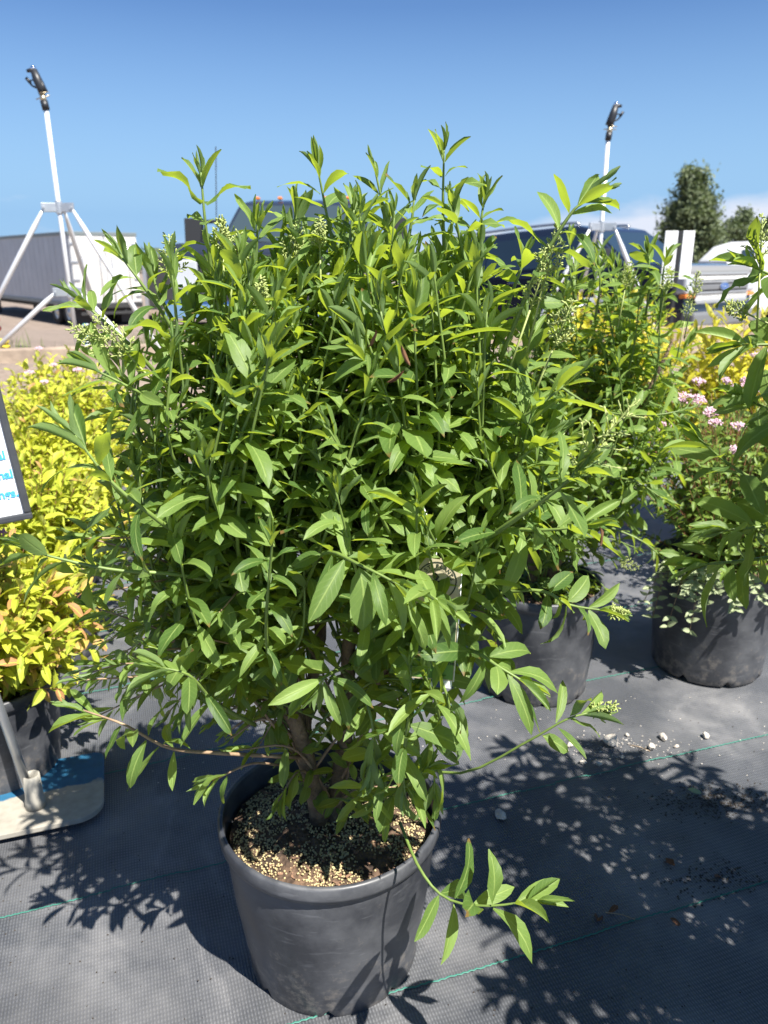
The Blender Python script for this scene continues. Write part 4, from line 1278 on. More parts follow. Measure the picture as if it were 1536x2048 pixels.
for k, a in enumerate((100, 215, 330)):                   # three plain leaves in the emblem
    c, s = math.cos(R(a)), math.sin(R(a))
    pts = [(0, 0), (.004, .0035), (.0095, 0), (.004, -.0035)]
    em.add([(EC[0] + x * c - z * s, -.0009, EC[1] + x * s + z * c) for x, z in pts], [(0, 1, 2, 3)])
em.build('emblem', M['ink'], troot)
word = 'BEST PLANTS'
for k, ch in enumerate(word):
    if ch == ' ': continue
    a = 168 - k * 15.6
    text_obj(ch, .0056, M['ink'], troot, (EC[0] + .0141 * math.cos(R(a)), -.0009, EC[1] + .0141 * math.sin(R(a))), (R(90), -R(a - 90), 0), centre=True, bold=.0001, thick=.0001)
tt = MB(); tt.tube(bez([(-.008, 0, TH / 2 - .006), (-.012, -.004, TH / 2 + .02), (-.022, 0, TH / 2 + .05)], 10), .0006, 5)
tt.tube(bez([(-.004, 0, TH / 2 - .006), (-.006, .004, TH / 2 + .02), (-.020, .004, TH / 2 + .05)], 10), .0006, 5)
tt.build('tie_loop', M['clear'], troot, smooth=True)
ed = MB(); ed.tube([(TW / 2 + .0008, 0, TH / 2 - .014), (TW / 2 + .0012, .0, 0), (TW / 2 + .0005, 0, -TH / 2)], .0006, 5); ed.build('clear_edge', M['clear'], troot, smooth=True)


# ------------------------------------------------------------------ sprinkler tripods
def sprinkler(name, label, foot, H, head_rz, arm, lean=(0, 0)):
    o = thing(name, label, 'sprinkler', foot, group='sprinkler tripods')
    zt_ = H - .19
    T = Vector((lean[0], lean[1], 0))
    def q(z): return Vector((0, 0, z)) + T * (z / H)
    b = MB(); b.tube([q(0), q(zt_ * .5), q(zt_)], .0125, 14); b.build('pole', M['white_pipe'], o, smooth=True)
    for z, nm, hl, out, a0 in ((H * .555, 'upper', .0, .60, 8), (H * .255, 'lower', .0, .52, -12)):
        br = MB(); br.lathe([(.0, z - .045), (.019, z - .04), (.019, z + .026), (.0, z + .03)], c=tuple(q(z) - Vector((0, 0, z))), seg=16)
        for k in range(3):
            a = R((198, -18, 90)[k] + a0 * .4); c = Vector((math.cos(a), math.sin(a), 0))
            br.box(q(z) + c * .052 + UP * -.008, (.080, .018, .048), Matrix.Rotation(a, 3, 'Z'))
        br.build('leg_bracket', M['steel'], o, bevel=.003)
        for k in range(3):
            a = R((198, -18, 90)[k] + a0 * .4); c = Vector((math.cos(a), math.sin(a), 0))
            p0 = q(z) + c * .078 - UP * .01; p1 = c * out
            p1.z = float(zt(foot[0] + p1.x, foot[1] + p1.y)) - foot[2]
            d = (p1 - p0)
            lg = MB(); lg.tube([p0, p0 + d * .06, p0 + d * .12, p1], [.007, .010, .0135, .0135], 12)
            lg.build('leg', M['white_pipe'], o, smooth=True)
            bt = MB(); bt.lathe([(0, -.018), (.008, -.018), (.008, .018), (0, .018)], c=tuple(p0), seg=8, rot=Matrix.Rotation(R(90), 3, 'X') ); bt.build('bolt', M['steel'], o)
    hd = bpy.data.objects.new('sprinkler_head', None); link(hd, o); hd.location = q(zt_); hd.scale = (.90, .90, .88); hd.rotation_euler = (0, R(-9) if arm < 0 else R(6), 0)
    s = MB(); s.lathe([(0, 0), (.021, 0), (.022, .05), (0, .05)], seg=16); s.build('black_coupling', M['black_plastic'], hd, smooth=True)
    s = MB(); s.lathe([(0, .05), (.017, .05), (.019, .062), (.015, .085), (0, .085)], seg=16)
    s.tube([(-.042, 0, .066), (.042, 0, .074)], .0035, 6); s.tube([(0, -.03, .088), (.045, .0, .092)], .0028, 6); s.build('collar', M['brass'], hd, smooth=True)
    s = MB()
    s.tube([(0, 0, .085), (-.004 * arm, 0, .12), (.004 * arm, 0, .16), (.012 * arm, 0, .22)], [.018, .026, .027, .020], 12)
    s.box((-.018 * arm, 0, .125), (.02, .03, .06), Matrix.Rotation(.2 * arm, 3, 'Y'))
    s.tube([(.0, 0, .20), (.03 * arm, 0, .222), (.052 * arm, 0, .222)], [.016, .013, .009], 10)
    s.build('head_body', M['black_plastic'], hd, smooth=True)
    s = MB(); s.tube(bez([(.012 * arm, .012, .12), (.05 * arm, .014, .145), (.066 * arm, .014, .185)], 8), [.006] * 8, 6); s.box((.064 * arm, .014, .175), (.016, .014, .036), Matrix.Rotation(.5 * arm, 3, 'Y'))
    s.tube([(.01 * arm, .012, .175), (.06 * arm, .014, .172)], .004, 6)
    s.build('swing_arm', M['black_plastic'], hd, smooth=True)
    s = MB(); s.lathe([(0, .218), (.014, .218), (.016, .232), (.010, .242), (0, .244)], c=(.012 * arm, 0, 0), seg=12); s.build('cap', M['chrome'], hd, smooth=True)


f1 = at(160, 738, 4.62); f1.z = float(zt(f1.x, f1.y))
t1_ = at(82, 140, 4.62)
sprinkler('sprinkler_tripod', 'black sprinkler head on a tall pale pipe tripod in front of the white trailer', tuple(f1), t1_.z - f1.z, 0, -1, (t1_.x - f1.x, 0))
x2 = at(1203, 480, 5.25); f2 = Vector((x2.x, 5.25, float(zt(x2.x, 5.25)))); t2_ = at(1221, 212, 5.25)
sprinkler('sprinkler_tripod', 'black sprinkler head on a tall pale pipe tripod in front of the dark blue vehicle', tuple(f2), t2_.z - f2.z, 0, 1, (t2_.x - f2.x, 0))

# hose and valve by the timber
hs = MB(); hp = at(140, 726, 4.5); hp2 = at(150, 678, 4.62)
base_h = Vector((hp.x, hp.y + .25, float(zt(hp.x, hp.y + .25))))
hroot = thing('suction_hose', 'short teal ribbed hose with a white spiral leaning on the timber beam', 'hose', base_h)
path_h = bez([(0, 0, 0), (.02, -.02, .08), (.035, -.04, .19)], 24)
hs.tube(path_h, .017, 12); hs.build('hose', M['blue_hose'], hroot, smooth=True)
sp_ = []
for i in range(24 * 8):
    t = i / (24 * 8 - 1); k = t * 23; j = min(int(k), 22); c = path_h[j].lerp(path_h[j + 1], k - j); a = t * 2 * math.pi * 9
    sp_.append(c + Vector((math.cos(a) * .018, math.sin(a) * .018, 0)))
h2 = MB(); h2.tube(sp_, .0035, 5); h2.build('spiral', M['hose_band'], hroot, smooth=True)
vp = at(-62, 724, 4.3); vp = Vector((vp.x, vp.y + .30, float(zt(vp.x, vp.y + .30))))
vroot = thing('hose_valve', 'red hydrant valve above coiled yellow hose at the left edge', 'valve', vp)
for k in range(4):
    c = [(math.cos(a) * .075, math.sin(a) * .075, .015 + k * .027) for a in np.linspace(0, 2 * math.pi, 30)]
    b = MB(); b.tube(c, .0125, 8, cap=False); b.build('hose_coil', M['yellow'], vroot, smooth=True)
b = MB(); b.tube([(0, 0, 0), (0, 0, .17)], .016, 10); b.build('riser', M['chassis'], vroot, smooth=True)
b = MB(); b.lathe([(0, .15), (.022, .15), (.03, .17), (.03, .20), (.018, .215), (.018, .235), (.0, .24)], seg=16); b.tube([(-.055, 0, .225), (.055, 0, .225)], .010, 8); b.tube([(0, 0, .185), (.06, -.02, .175)], .014, 8)
b.build('valve_body', M['red'], vroot, smooth=True)

# two white boards on a dark stake
wp = at(1351, 560, 3.55)
broot = thing('white_board_sign', 'two narrow white boards standing on a dark stake in front of the silver grille', 'sign', (wp.x, wp.y, -.0))
bt_ = at(1351, 462, 3.55).z
b = MB(); b.box((0, 0, bt_ / 2), (.014, .014, bt_)); b.build('stake', M['dark_trim'], broot, bevel=.002)
for sg, hh in ((-1, .235), (1, .20)):
    b = MB(); b.box((sg * .037, -.004, bt_ - hh / 2 + .001), (.054, .006, hh)); c = b.build('board', M['cardsign'], broot, bevel=.002); c.rotation_euler = (0, 0, sg * .18)


# ------------------------------------------------------------------ vehicles
def loft(mb, prof):
    """side outline with a half width at every point, joined left to right"""
    n = len(prof)
    v = [(x, -w, z) for x, z, w in prof] + [(x, w, z) for x, z, w in prof]
    f = [tuple(range(n)), tuple(range(2 * n - 1, n - 1, -1))] + [(i, i + n, (i + 1) % n + n, (i + 1) % n) for i in range(n)]
    return mb.add(v, f)


def wheel(o, x, y, r, w, nm='wheel'):
    e = bpy.data.objects.new(nm, None); link(e, o); e.location = (x, y, r)
    b = MB(); b.lathe([(r * .62, -w / 2), (r * .9, -w / 2), (r, -w * .35), (r, w * .35), (r * .9, w / 2), (r * .62, w / 2), (r * .6, 0)], seg=32, rot=Matrix.Rotation(R(90), 3, 'X')); b.build('tyre', M['tyre'], e, smooth=True)
    s = 1 if y > 0 else -1
    b = MB(); b.lathe([(0, .0), (r * .18, .0), (r * .2, -.03), (r * .5, -.03), (r * .62, .01), (r * .63, -.05), (0, -.06)], seg=24, rot=Matrix.Rotation(R(-90 * s), 3, 'X'), c=(0, s * w * .42, 0)); b.build('rim', M['satin'], e, smooth=True)


def vehicle(o, paint, L_, W_v, belt, roof, hood, ws_base, ws_top, rear_top, rear_base, gw=.90, tw=.74, bed=None, mirrors=True, glass=M['glass']):
    hl, hw = L_ / 2, W_v / 2
    # lower body
    b = MB()
    if bed is None:
        pr = [(hl - .04, .42, hw * .93), (hl, .60, hw * .95), (hl - .02, hood - .14, hw * .95), (hl - .10, hood - .04, hw * .93), (ws_base + .25, hood + .06, hw * .92), (ws_base, belt, hw * .93), (rear_base, belt, hw * .94), (-hl, belt - .12, hw * .95), (-hl, .45, hw * .95), (-hl + .1, .34, hw * .9), (hl - .2, .34, hw * .9)]
    else:
        pr = [(hl - .04, .42, hw * .93), (hl, .60, hw * .95), (hl - .02, hood - .14, hw * .95), (hl - .10, hood - .04, hw * .93), (ws_base + .25, hood + .06, hw * .92), (ws_base, belt, hw * .93), (rear_base, belt, hw * .94), (-hl, belt, hw * .95), (-hl, .55, hw * .95), (-hl + .1, .45, hw * .9), (hl - .2, .40, hw * .9)]
    loft(b, pr); b.build('body', paint, o, smooth=False, bevel=.05)
    # cabin
    g_ = MB(); loft(g_, [(ws_base, belt - .01, hw * gw), (ws_top, roof - .07, hw * tw), (ws_top - .25, roof - .01, hw * tw * .97), ((ws_top + rear_top) / 2, roof, hw * tw * .97), (rear_top + .2, roof - .02, hw * tw * .97), (rear_top, roof - .08, hw * tw), (rear_base, belt - .01, hw * gw)])
    g_.build('cabin', paint, o, bevel=.035 if bed is None else .11)
    # windscreen and rear window, laid proud of the cabin
    def pane(name, a, b_, mtl, out=.012, inset=.07):
        (xa, za, wa), (xb, zb, wb) = a, b_
        nrm = Vector((zb - za, 0, -(xb - xa))).normalized() * out * (1 if xa > 0 or name == 'windscreen' else -1)
        if name == 'rear_window': nrm = Vector((-(za - zb), 0, (xa - xb))).normalized() * -out; nrm = Vector((-abs(nrm.x), 0, abs(nrm.z)))
        else: nrm = Vector((abs(nrm.x), 0, abs(nrm.z)))
        A_, B_ = Vector((xa, 0, za)), Vector((xb, 0, zb)); D = B_ - A_
        A2, B2 = A_ + D * .04, B_ - D * .10
        m_ = MB(); m_.add([A2 + nrm + Vector((0, -wa + inset, 0)), A2 + nrm + Vector((0, wa - inset, 0)), B2 + nrm + Vector((0, wb - inset, 0)), B2 + nrm + Vector((0, -wb + inset, 0)),
                           A2 - nrm + Vector((0, -wa + inset, 0)), A2 - nrm + Vector((0, wa - inset, 0)), B2 - nrm + Vector((0, wb - inset, 0)), B2 - nrm + Vector((0, -wb + inset, 0))],
                          [(0, 1, 2, 3), (7, 6, 5, 4), (0, 4, 5, 1), (1, 5, 6, 2), (2, 6, 7, 3), (3, 7, 4, 0)])
        return m_.build(name, mtl, o, fixnormals=True)
    pane('windscreen', (ws_base, belt, hw * gw), (ws_top, roof - .07, hw * tw), glass)
    pane('rear_window', (rear_base, belt, hw * gw), (rear_top, roof - .08, hw * tw), glass)
    # side windows: the strip between belt and roof cut by pillars
    def side(x0, x1):
        for s in (-1, 1):
            def pt(x, k):
                z = (belt + .05) * (1 - k) + (roof - .13) * k
                w_ = hw * (gw * (1 - (z - belt) / (roof - .07 - belt)) + tw * (z - belt) / (roof - .07 - belt)) + .010
                return (x, s * w_, z)
            f0 = ws_base + (ws_top - ws_base) * .08 - .10; f1_ = ws_base + (ws_top - ws_base) * .92 - .12
            lo0, hi0 = x0, min(x0, f1_) if x0 > f1_ else x0
            pts = [pt(min(x0, f0), 0), pt(x1, 0), pt(max(x1, rear_base + (rear_top - rear_base) * .9 + .1), 1), pt(min(x0, f1_), 1)]
            q = MB(); q.add(pts + [(p[0], p[1] - s * .02, p[2]) for p in pts], [(0, 1, 2, 3), (7, 6, 5, 4), (0, 4, 5, 1), (1, 5, 6, 2), (2, 6, 7, 3), (3, 7, 4, 0)])
            q.build('side_window', glass, o, fixnormals=True)
    span = ws_base - .1 - (rear_base + .12)
    nw = 3 if bed is None else 2
    for k in range(nw):
        side(ws_base - .10 - span * k / nw - (.06 if k else 0), ws_base - .10 - span * (k + 1) / nw)
    for s in (-1, 1):                                     # doors proud of the body, handles, mirrors
        for k in range(2):
            xa = ws_base - .18 - k * 1.05
            d_ = MB(); d_.box((xa - .5, s * (hw * .945 + .006), (belt + .55) / 2 - .02), (1.0, .03, belt - .66)); dd = d_.build('door', paint, o, bevel=.012)
            h_ = MB(); h_.box((xa - .86, s * (hw * .945 + .035), belt - .16), (.17, .03, .035)); h_.build('handle', M['chrome'], dd, bevel=.008)
        if mirrors:
          m_ = MB(); m_.box((ws_base - .28, s * (hw + .14), belt + .12), (.12, .26, .26)); m_.tube([(ws_base - .25, s * hw * .9, belt + .03), (ws_base - .27, s * (hw + .08), belt + .06)], .03, 8)
          m_.build('mirror', M['dark_trim'], o, bevel=.03)
        for xw in (hl - .95, -hl + 1.05):
            wheel(o, xw, s * (hw - .13), .40, .26)
            ar = MB(); ar.tube([(xw + .47 * math.cos(a), s * (hw * .945 + .01), .40 + .47 * math.sin(a)) for a in np.linspace(-.1, math.pi + .1, 20)], .03, 6); ar.build('wheel_arch', M['dark_trim'], o, smooth=True)
            wa = MB(); wa.lathe([(0, -.02), (.45, -.02), (.45, .02), (0, .02)], seg=28, rot=Matrix.Rotation(R(90), 3, 'X'), c=(xw, s * (hw * .935), .42)); wa.build('wheel_well', M['dark_trim'], o)


# --- dark blue vehicle with the chrome grille
def set_pitch(o, base):
    d = Vector((math.cos(o.rotation_euler.z), math.sin(o.rotation_euler.z), 0)); p = o.location
    zf_, zr_ = (float(zt(p.x + s_ * d.x * base / 2, p.y + s_ * d.y * base / 2)) for s_ in (1, -1))
    o.location.z = (zf_ + zr_) / 2; o.rotation_euler.y = -math.atan2(zf_ - zr_, base)


hv = Vector((math.cos(R(-50)), math.sin(R(-50)), 0))
gc = at(1450, 566, 11.5)
LV, WV = 5.3, 2.02
ctr = Vector((gc.x, gc.y, 0)) - hv * LV / 2
zc_ = float(zt(gc.x, gc.y)) * .5 + float(zt(ctr.x, ctr.y)) * .5
suv = thing('dark_blue_suv', 'dark blue vehicle with silver hood front, chrome grille and roof rails, behind the shrubs', 'car', (ctr.x, ctr.y, zc_), R(-50))
set_pitch(suv, 3.3)
vehicle(suv, M['navy'], LV, WV, 1.27, 1.93, 1.22, 1.72, .92, -2.25, -2.52, gw=.91, tw=.76)
hl = LV / 2
b = MB(); loft(b, [(hl - .06, 1.02, .86), (hl - .02, 1.10, .88), (hl - .10, 1.20, .89), (hl - .42, 1.268, .86), (1.95, 1.290, .84), (1.95, 1.22, .84), (hl - .3, 1.02, .84)]); b.build('hood', M['navy'], suv, bevel=.03)
b = MB(); loft(b, [(hl + .005, 1.08, .93), (hl + .012, 1.15, .93), (hl - .06, 1.215, .93), (hl - .16, 1.235, .92), (hl - .16, 1.08, .92)]); b.build('nose_panel', M['hood_silver'], suv, bevel=.02)
gz0, gz1, gw_ = .72, 1.12, .73
b = MB(); b.box((hl + .01, 0, (gz0 + gz1) / 2), (.04, gw_ * 2, gz1 - gz0)); b.build('grille_backing', M['dark_trim'], suv)
for z, hh, mm, dpt in ((gz1 - .012, .035, 'grille_chrome', .03), (1.00, .028, 'grille_chrome', .028), (.93, .075, 'grille_grey', .024), (.855, .030, 'grille_chrome', .028), (gz0 + .015, .05, 'grille_chrome', .03)):
    b = MB(); b.box((hl + .035, 0, z), (dpt, gw_ * 2, hh)); b.build('grille_bar', M[mm], suv, bevel=.008)
for z0_, z1_ in ((1.025, 1.09), (.75, .83)):              # fine diamond mesh above and below the bars
    for k in range(34):
        y = -gw_ + .02 + k * (2 * gw_ - .04) / 33
        b = MB(); b.tube([(hl + .034, y - .03, z0_), (hl + .034, y + .03, z1_)], .0085, 4)
        b.build('grille_mesh_rod', M['grille_grey'], suv)
for s in (-1, 1):
    b = MB(); b.box((hl - .07, s * .86, .98), (.20, .24, .26)); b.build('headlight', M['headlight'], suv, bevel=.04)
    b = MB(); b.box((hl - .02, s * .86, .82), (.10, .24, .05)); b.build('turn_lamp', M['amber'], suv, bevel=.01)
b = MB(); b.box((hl + .06, 0, .50), (.20, 1.92, .20)); b.build('bumper', M['grille_grey'], suv, bevel=.04)
b = MB(); n_ = 28; aa = np.linspace(0, 2 * math.pi, n_ + 1)[:-1]
def disc(mb, ry, rz, x, t):
    v = [(x, ry * math.cos(a), rz * math.sin(a)) for a in aa]; mb.poly(v, t, (1, 0, 0))
lg = bpy.data.objects.new('badge', None); link(lg, suv); lg.location = (hl + .058, .0, .935)
b = MB(); disc(b, .125, .052, 0, .012); b.build('badge_rim', M['chrome'], lg, fixnormals=True)
b = MB(); disc(b, .114, .043, .008, .006); b.build('badge_field', M['logo_blue'], lg, fixnormals=True)
text_obj('Ford', .085, M['chrome'], lg, (.013, 0, -.027), (R(90), 0, R(90)), centre=True, shear=.35, thick=.001, bold=.001)
for s in (-1, 1):
    b = MB(); b.tube(bez([(.65, s * .66, 1.90), (.55, s * .67, 1.965), (-.8, s * .67, 1.985), (-2.0, s * .67, 1.955), (-2.1, s * .66, 1.89)], 20), .022, 8); b.build('roof_rail', M['satin'], suv, smooth=True)
b = MB(); b.box((1.1, -.2, 1.33), (.10, .5, .20)); b.build('red_jacket', M['red'], suv, bevel=.03)

# --- black truck facing the camera
tc_ = at(605, 480, 10.9)
trk = thing('black_truck', 'black truck with amber roof lights and wide towing mirrors behind the tall shrub', 'truck', (at(598, 480, 10.2).x, 11.3, 0), R(-90 - 4))
set_pitch(trk, 3.8)
vehicle(trk, M['black_paint'], 6.0, 2.06, 1.34, 2.02, 1.26, 1.25, .60, -1.15, -1.35, gw=.94, tw=.80, bed=1, mirrors=False, glass=M['glass_pale'])
for k in range(5):
    b = MB(); b.box((.44, (k - 2) * .30, 2.022), (.09, .055, .032)); b.build('roof_marker_light', M['amber'], trk, bevel=.012)
b = MB(); b.box((3.02, 0, .86), (.06, 1.3, .46)); b.build('grille', M['dark_trim'], trk, bevel=.01)
for k in range(4):
    b = MB(); b.box((3.06, 0, .70 + k * .11), (.04, 1.25, .045)); b.build('grille_bar', M['chassis'], trk, bevel=.01)
for s in (-1, 1):
    b = MB(); b.box((2.96, s * .82, .90), (.12, .30, .30)); b.build('headlight', M['headlight'], trk, bevel=.03)
    b = MB(); b.box((1.02, s * (1.03 + .27), 1.50), (.12, .22, .40)); b.tube([(1.05, s * .95, 1.42), (1.02, s * 1.26, 1.42)], .025, 8); b.tube([(1.05, s * .95, 1.66), (1.02, s * 1.26, 1.66)], .025, 8); b.build('towing_mirror', M['dark_trim'], trk, bevel=.03)
b = MB(); b.box((3.10, 0, .52), (.22, 2.0, .22)); b.build('bumper', M['chrome'], trk, bevel=.04)
for s in (-1, 1):
    b = MB(); b.tube([(1.33, s * .1, 1.36), (1.24, s * .65, 1.41)], .012, 5); b.build('wiper', M['dark_trim'], trk)
b = MB(); b.tube([(1.6, -.86, 1.3), (1.45, -.86, 2.45)], .006, 5); b.build('antenna', M['dark_trim'], trk)

# --- white trailer
tr_c = at(158, 660, 29.0)
dv = Vector((-.65, .76, 0)).normalized()
TLn, TWd, THt = 14.2, 2.5, 2.62
gz = float(zt(tr_c.x, tr_c.y))
fl = at(158, 613, 29.0).z; tp = at(150, 463, 29.0).z
yaw = math.atan2(dv.y, dv.x)                              # local +x runs forward along the trailer, away from us
side_v = Vector((-dv.y, dv.x, 0))
org_t = Vector((tr_c.x, tr_c.y, gz)) - side_v * (TWd / 2)   # centre of the rear face
trl = thing('semi_trailer', 'long grey box trailer with bright white rear doors parked at the left', 'trailer', tuple(org_t), yaw)
zf0, zt1 = fl - gz, tp - gz
b = MB(); b.box((TLn / 2, 0, (zf0 + zt1) / 2), (TLn, TWd, zt1 - zf0)); b.build('box', M['trailer_side'], trl, bevel=.03)
for s in (-1, 1):
    for k in range(24):
        x = .35 + k * (TLn - .6) / 23
        b = MB(); b.box((x, s * (TWd / 2 + .004), (zf0 + zt1) / 2), (.025, .003, zt1 - zf0 - .24)); b.build('side_rib', M['trailer_side'], trl)
    b = MB(); b.box((TLn / 2, s * (TWd / 2 + .01), zt1 - .05), (TLn, .05, .12)); b.build('top_rail', M['trailer_rail'], trl, bevel=.01)
    b = MB(); b.box((TLn / 2, s * (TWd / 2 + .01), zf0 + .06), (TLn, .05, .14)); b.build('bottom_rail', M['trailer_rail'], trl, bevel=.01)
    d_ = MB(); d_.box((-.025, s * TWd / 4, (zf0 + zt1) / 2 - .02), (.05, TWd / 2 - .05, zt1 - zf0 - .22)); dd = d_.build('rear_door', M['trailer_door'], trl, bevel=.01)
    for yy_ in (.22, .85):
        r_ = MB(); r_.tube([(-.075, s * yy_, zf0 + .12), (-.075, s * yy_, zt1 - .18)], .018, 8); r_.build('lock_rod', M['satin'], dd, smooth=True)
    for z in np.linspace(zf0 + .3, zt1 - .4, 4):
        r_ = MB(); r_.box((-.06, s * (TWd / 2 - .12), z), (.04, .22, .07)); r_.build('hinge', M['satin'], dd)
    r_ = MB(); r_.box((-.02, s * (TWd / 2 - .3), zf0 - .06), (.05, .25, .10)); r_.build('tail_lamp', M['redlens'], trl, bevel=.01)
    for xw in (1.2, 2.5):
        for off in (.22, .55):
            wheel(trl, xw, s * (TWd / 2 - off), .50, .27)
    mf = MB(); mf.box((.42, s * (TWd / 2 - .38), .42), (.02, .6, .62)); mf.build('mud_flap', M['dark_trim'], trl)
    lg_ = MB(); lg_.box((TLn - 2.8, s * .8, zf0 / 2), (.12, .12, zf0)); lg_.build('landing_leg', M['chassis'], trl)
b = MB(); b.box((-.03, 0, zt1 - .06), (.07, TWd, .13)); b.build('rear_header', M['trailer_rail'], trl, bevel=.01)
b = MB(); b.box((-.03, 0, zf0 - .02), (.08, TWd, .16)); b.build('rear_sill', M['chassis'], trl, bevel=.01)
b = MB(); b.box((TLn / 2, 0, zf0 - .15), (TLn - .5, 1.1, .24)); b.build('chassis_frame', M['chassis'], trl)
b = MB(); b.box((0, 0, .50), (.10, 2.2, .10)); b.box((.02, -.6, .70), (.06, .10, .5)); b.box((.02, .6, .70), (.06, .10, .5)); b.build('underride_guard', M['chassis'], trl)
b = MB(); b.box((1.85, 0, .5), (.3, 2.0, .14)); b.build('axle', M['chassis'], trl)

# --- dark dump trailer and a low grey trailer in the gap
dx = at(352, 610, 22.0); gz2 = float(zt(dx.x, 22.0)); tz = at(352, 514, 22.0).z - gz2
dmp = thing('dump_trailer', 'dark open box trailer with pale corner posts seen past the white trailer', 'trailer', (dx.x, 22.0, gz2))
b = MB(); b.box((0, .9, (tz + .55) / 2), (1.5, 1.9, tz - .55)); b.build('box', M['chassis'], dmp, bevel=.02)
for x in (-.76, .76):
    b = MB(); b.box((x, -.06, (tz + .5) / 2), (.10, .10, tz - .5)); b.build('corner_post', M['satin'], dmp, bevel=.01)
for s in (-1, 1): wheel(dmp, s * .5, .2, .33, .2)
b = MB(); b.box((0, .9, .52), (1.4, 2.4, .12)); b.build('chassis_frame', M['timber'], dmp)
ux = at(436, 560, 18.0); gz3 = float(zt(ux.x, 18.0)); tz3 = at(436, 524, 18.0).z - gz3
ut = thing('grey_service_box', 'pale grey ribbed service body to the left of the black truck', 'trailer', (ux.x, 18.0, gz3))
b = MB(); b.box((0, .7, (tz3 + .5) / 2), (1.1, 1.4, tz3 - .5)); b.build('box', M['white_paint'], ut, bevel=.02)
for k in range(5):
    b = MB(); b.box((-.44 + k * .22, -.01, (tz3 + .5) / 2), (.03, .03, tz3 - .56)); b.build('rib', M['satin'], ut)
for s in (-1, 1): wheel(ut, s * .42, .3, .33, .2)

# --- white vehicle far right
wx = at(1468, 500, 30.0); gzw = float(zt(wx.x, 30.0))
wv_ = thing('white_van', 'small white rounded vehicle far behind the silver grille', 'van', (wx.x + 1.2, 31.0, gzw), R(12))
topz = at(1455, 482, 30.0).z - gzw
b = MB(); loft(b, [(-1.7, .5, .9), (-1.75, topz - .7, .92), (-1.2, topz - .18, .88), (-.5, topz, .85), (1.9, topz, .85), (2.3, topz - .2, .88), (2.4, .5, .9)]); b.build('body', M['white_paint'], wv_, bevel=.10)
for x in (-.9, .3, 1.4):
    b = MB(); b.box((x, -.90, topz - .48), (.55, .04, .36)); b.build('window', M['glass'], wv_, bevel=.02)
for xw in (-1.1, 1.7):
    for s in (-1, 1): wheel(wv_, xw, s * .78, .36, .22)


# ------------------------------------------------------------------ trees
def leafy_tree(name, label, base, H, W, cone, n, seed, leaf, trunk_r):
    random.seed(seed)
    o = thing(name, label, 'tree', base)
    t = MB(); t.tube([(0, 0, 0), (.05, 0, H * .35), (0, .05, H * .7), (0, 0, H * .96)], [trunk_r, trunk_r * .7, trunk_r * .35, .01], 8)
    clumps = []
    for k in range(90):
        z = H * random.uniform(.10, .99)
        q = z / H
        rad = W / 2 * ((1.15 - q) if cone else math.sin(math.pi * min(.98, q * .85 + .1))) * random.uniform(.55, 1.12)
        a = random.uniform(0, 6.28)
        e = Vector((rad * math.cos(a), rad * math.sin(a), z + rad * .3))
        t.tube(bez([(0, 0, z * .85), (e.x * .5, e.y * .5, z * .95), e], 6), np.linspace(trunk_r * .22, .006, 6), 4)
        for j in range(3):
            clumps.append((e * random.uniform(.55, 1) if False else Vector((e.x * random.uniform(.35, 1), e.y * random.uniform(.35, 1), e.z + random.gauss(0, .06 * H / 3))), random.uniform(.05, .085) * W))
    t.build('trunk', M['bark'], o, smooth=True)
    c = MB(); rg = np.random.default_rng(seed)
    per = max(6, n // len(clumps))
    for p, r in clumps:
        g_ = random.gauss(.45, .22)
        for j in range(per):
            q = np.array(p) + rg.normal(0, r * .6, 3)
            d = rg.normal(0, 1, 3); d /= np.linalg.norm(d); e = np.cross(d, rg.normal(0, 1, 3)); e /= np.linalg.norm(e)
            s = leaf * rg.uniform(.6, 1.3)
            c.add([q - d * s, q + e * s * .45, q + d * s, q - e * s * .45], [(0, 1, 2, 3)], g_ + rg.normal(0, .12), [(.5, 0), (1, .5), (.5, 1), (0, .5)])
    tag(c.build('crown', M['treeleaf'], o), kind='stuff')


b1 = at(1368, 560, 42.0); b1.z = float(zt(b1.x, 42.0))
leafy_tree('pointed_tree', 'tall pointed green tree beyond the dark blue vehicle', b1, at(1385, 345, 42.0).z - b1.z - .2, 5.6, True, 20000, 5, .12, .16)
b2 = at(1470, 560, 62.0); b2.z = float(zt(b2.x, 62.0))
leafy_tree('round_tree', 'small round pale green tree far beyond the white vehicle', b2, at(1470, 428, 62.0).z - b2.z, 4.4, False, 8000, 6, .15, .14)
b3 = at(1530, 560, 70.0); b3.z = float(zt(b3.x, 70.0))
leafy_tree('round_tree', 'green tree far off at the right edge of the picture', b3, at(1530, 440, 70.0).z - b3.z, 4.2, False, 7000, 9, .16, .14)
# far hedge of trees along the horizon
c = MB(); rg = np.random.default_rng(77)
for k in range(9000):
    x = rg.uniform(-110, 110); hgt = 3.4 + 1.2 * math.sin(x * .13) + .8 * math.sin(x * .41 + 1)
    q = np.array([x, 150 + rg.normal(0, 4), -1.5 + abs(rg.beta(1.4, 1.6)) * hgt])
    d = rg.normal(0, 1, 3); d /= np.linalg.norm(d); e = np.cross(d, rg.normal(0, 1, 3)); e /= np.linalg.norm(e)
    s = rg.uniform(.35, .8)
    c.add([q - d * s, q + e * s * .6, q + d * s, q - e * s * .6], [(0, 1, 2, 3)], rg.normal(.4, .2), [(.5, 0), (1, .5), (.5, 1), (0, .5)])
tag(c.build('treeline', M['treeleaf']), 'low dark line of far trees along the horizon', 'treeline', kind='stuff')

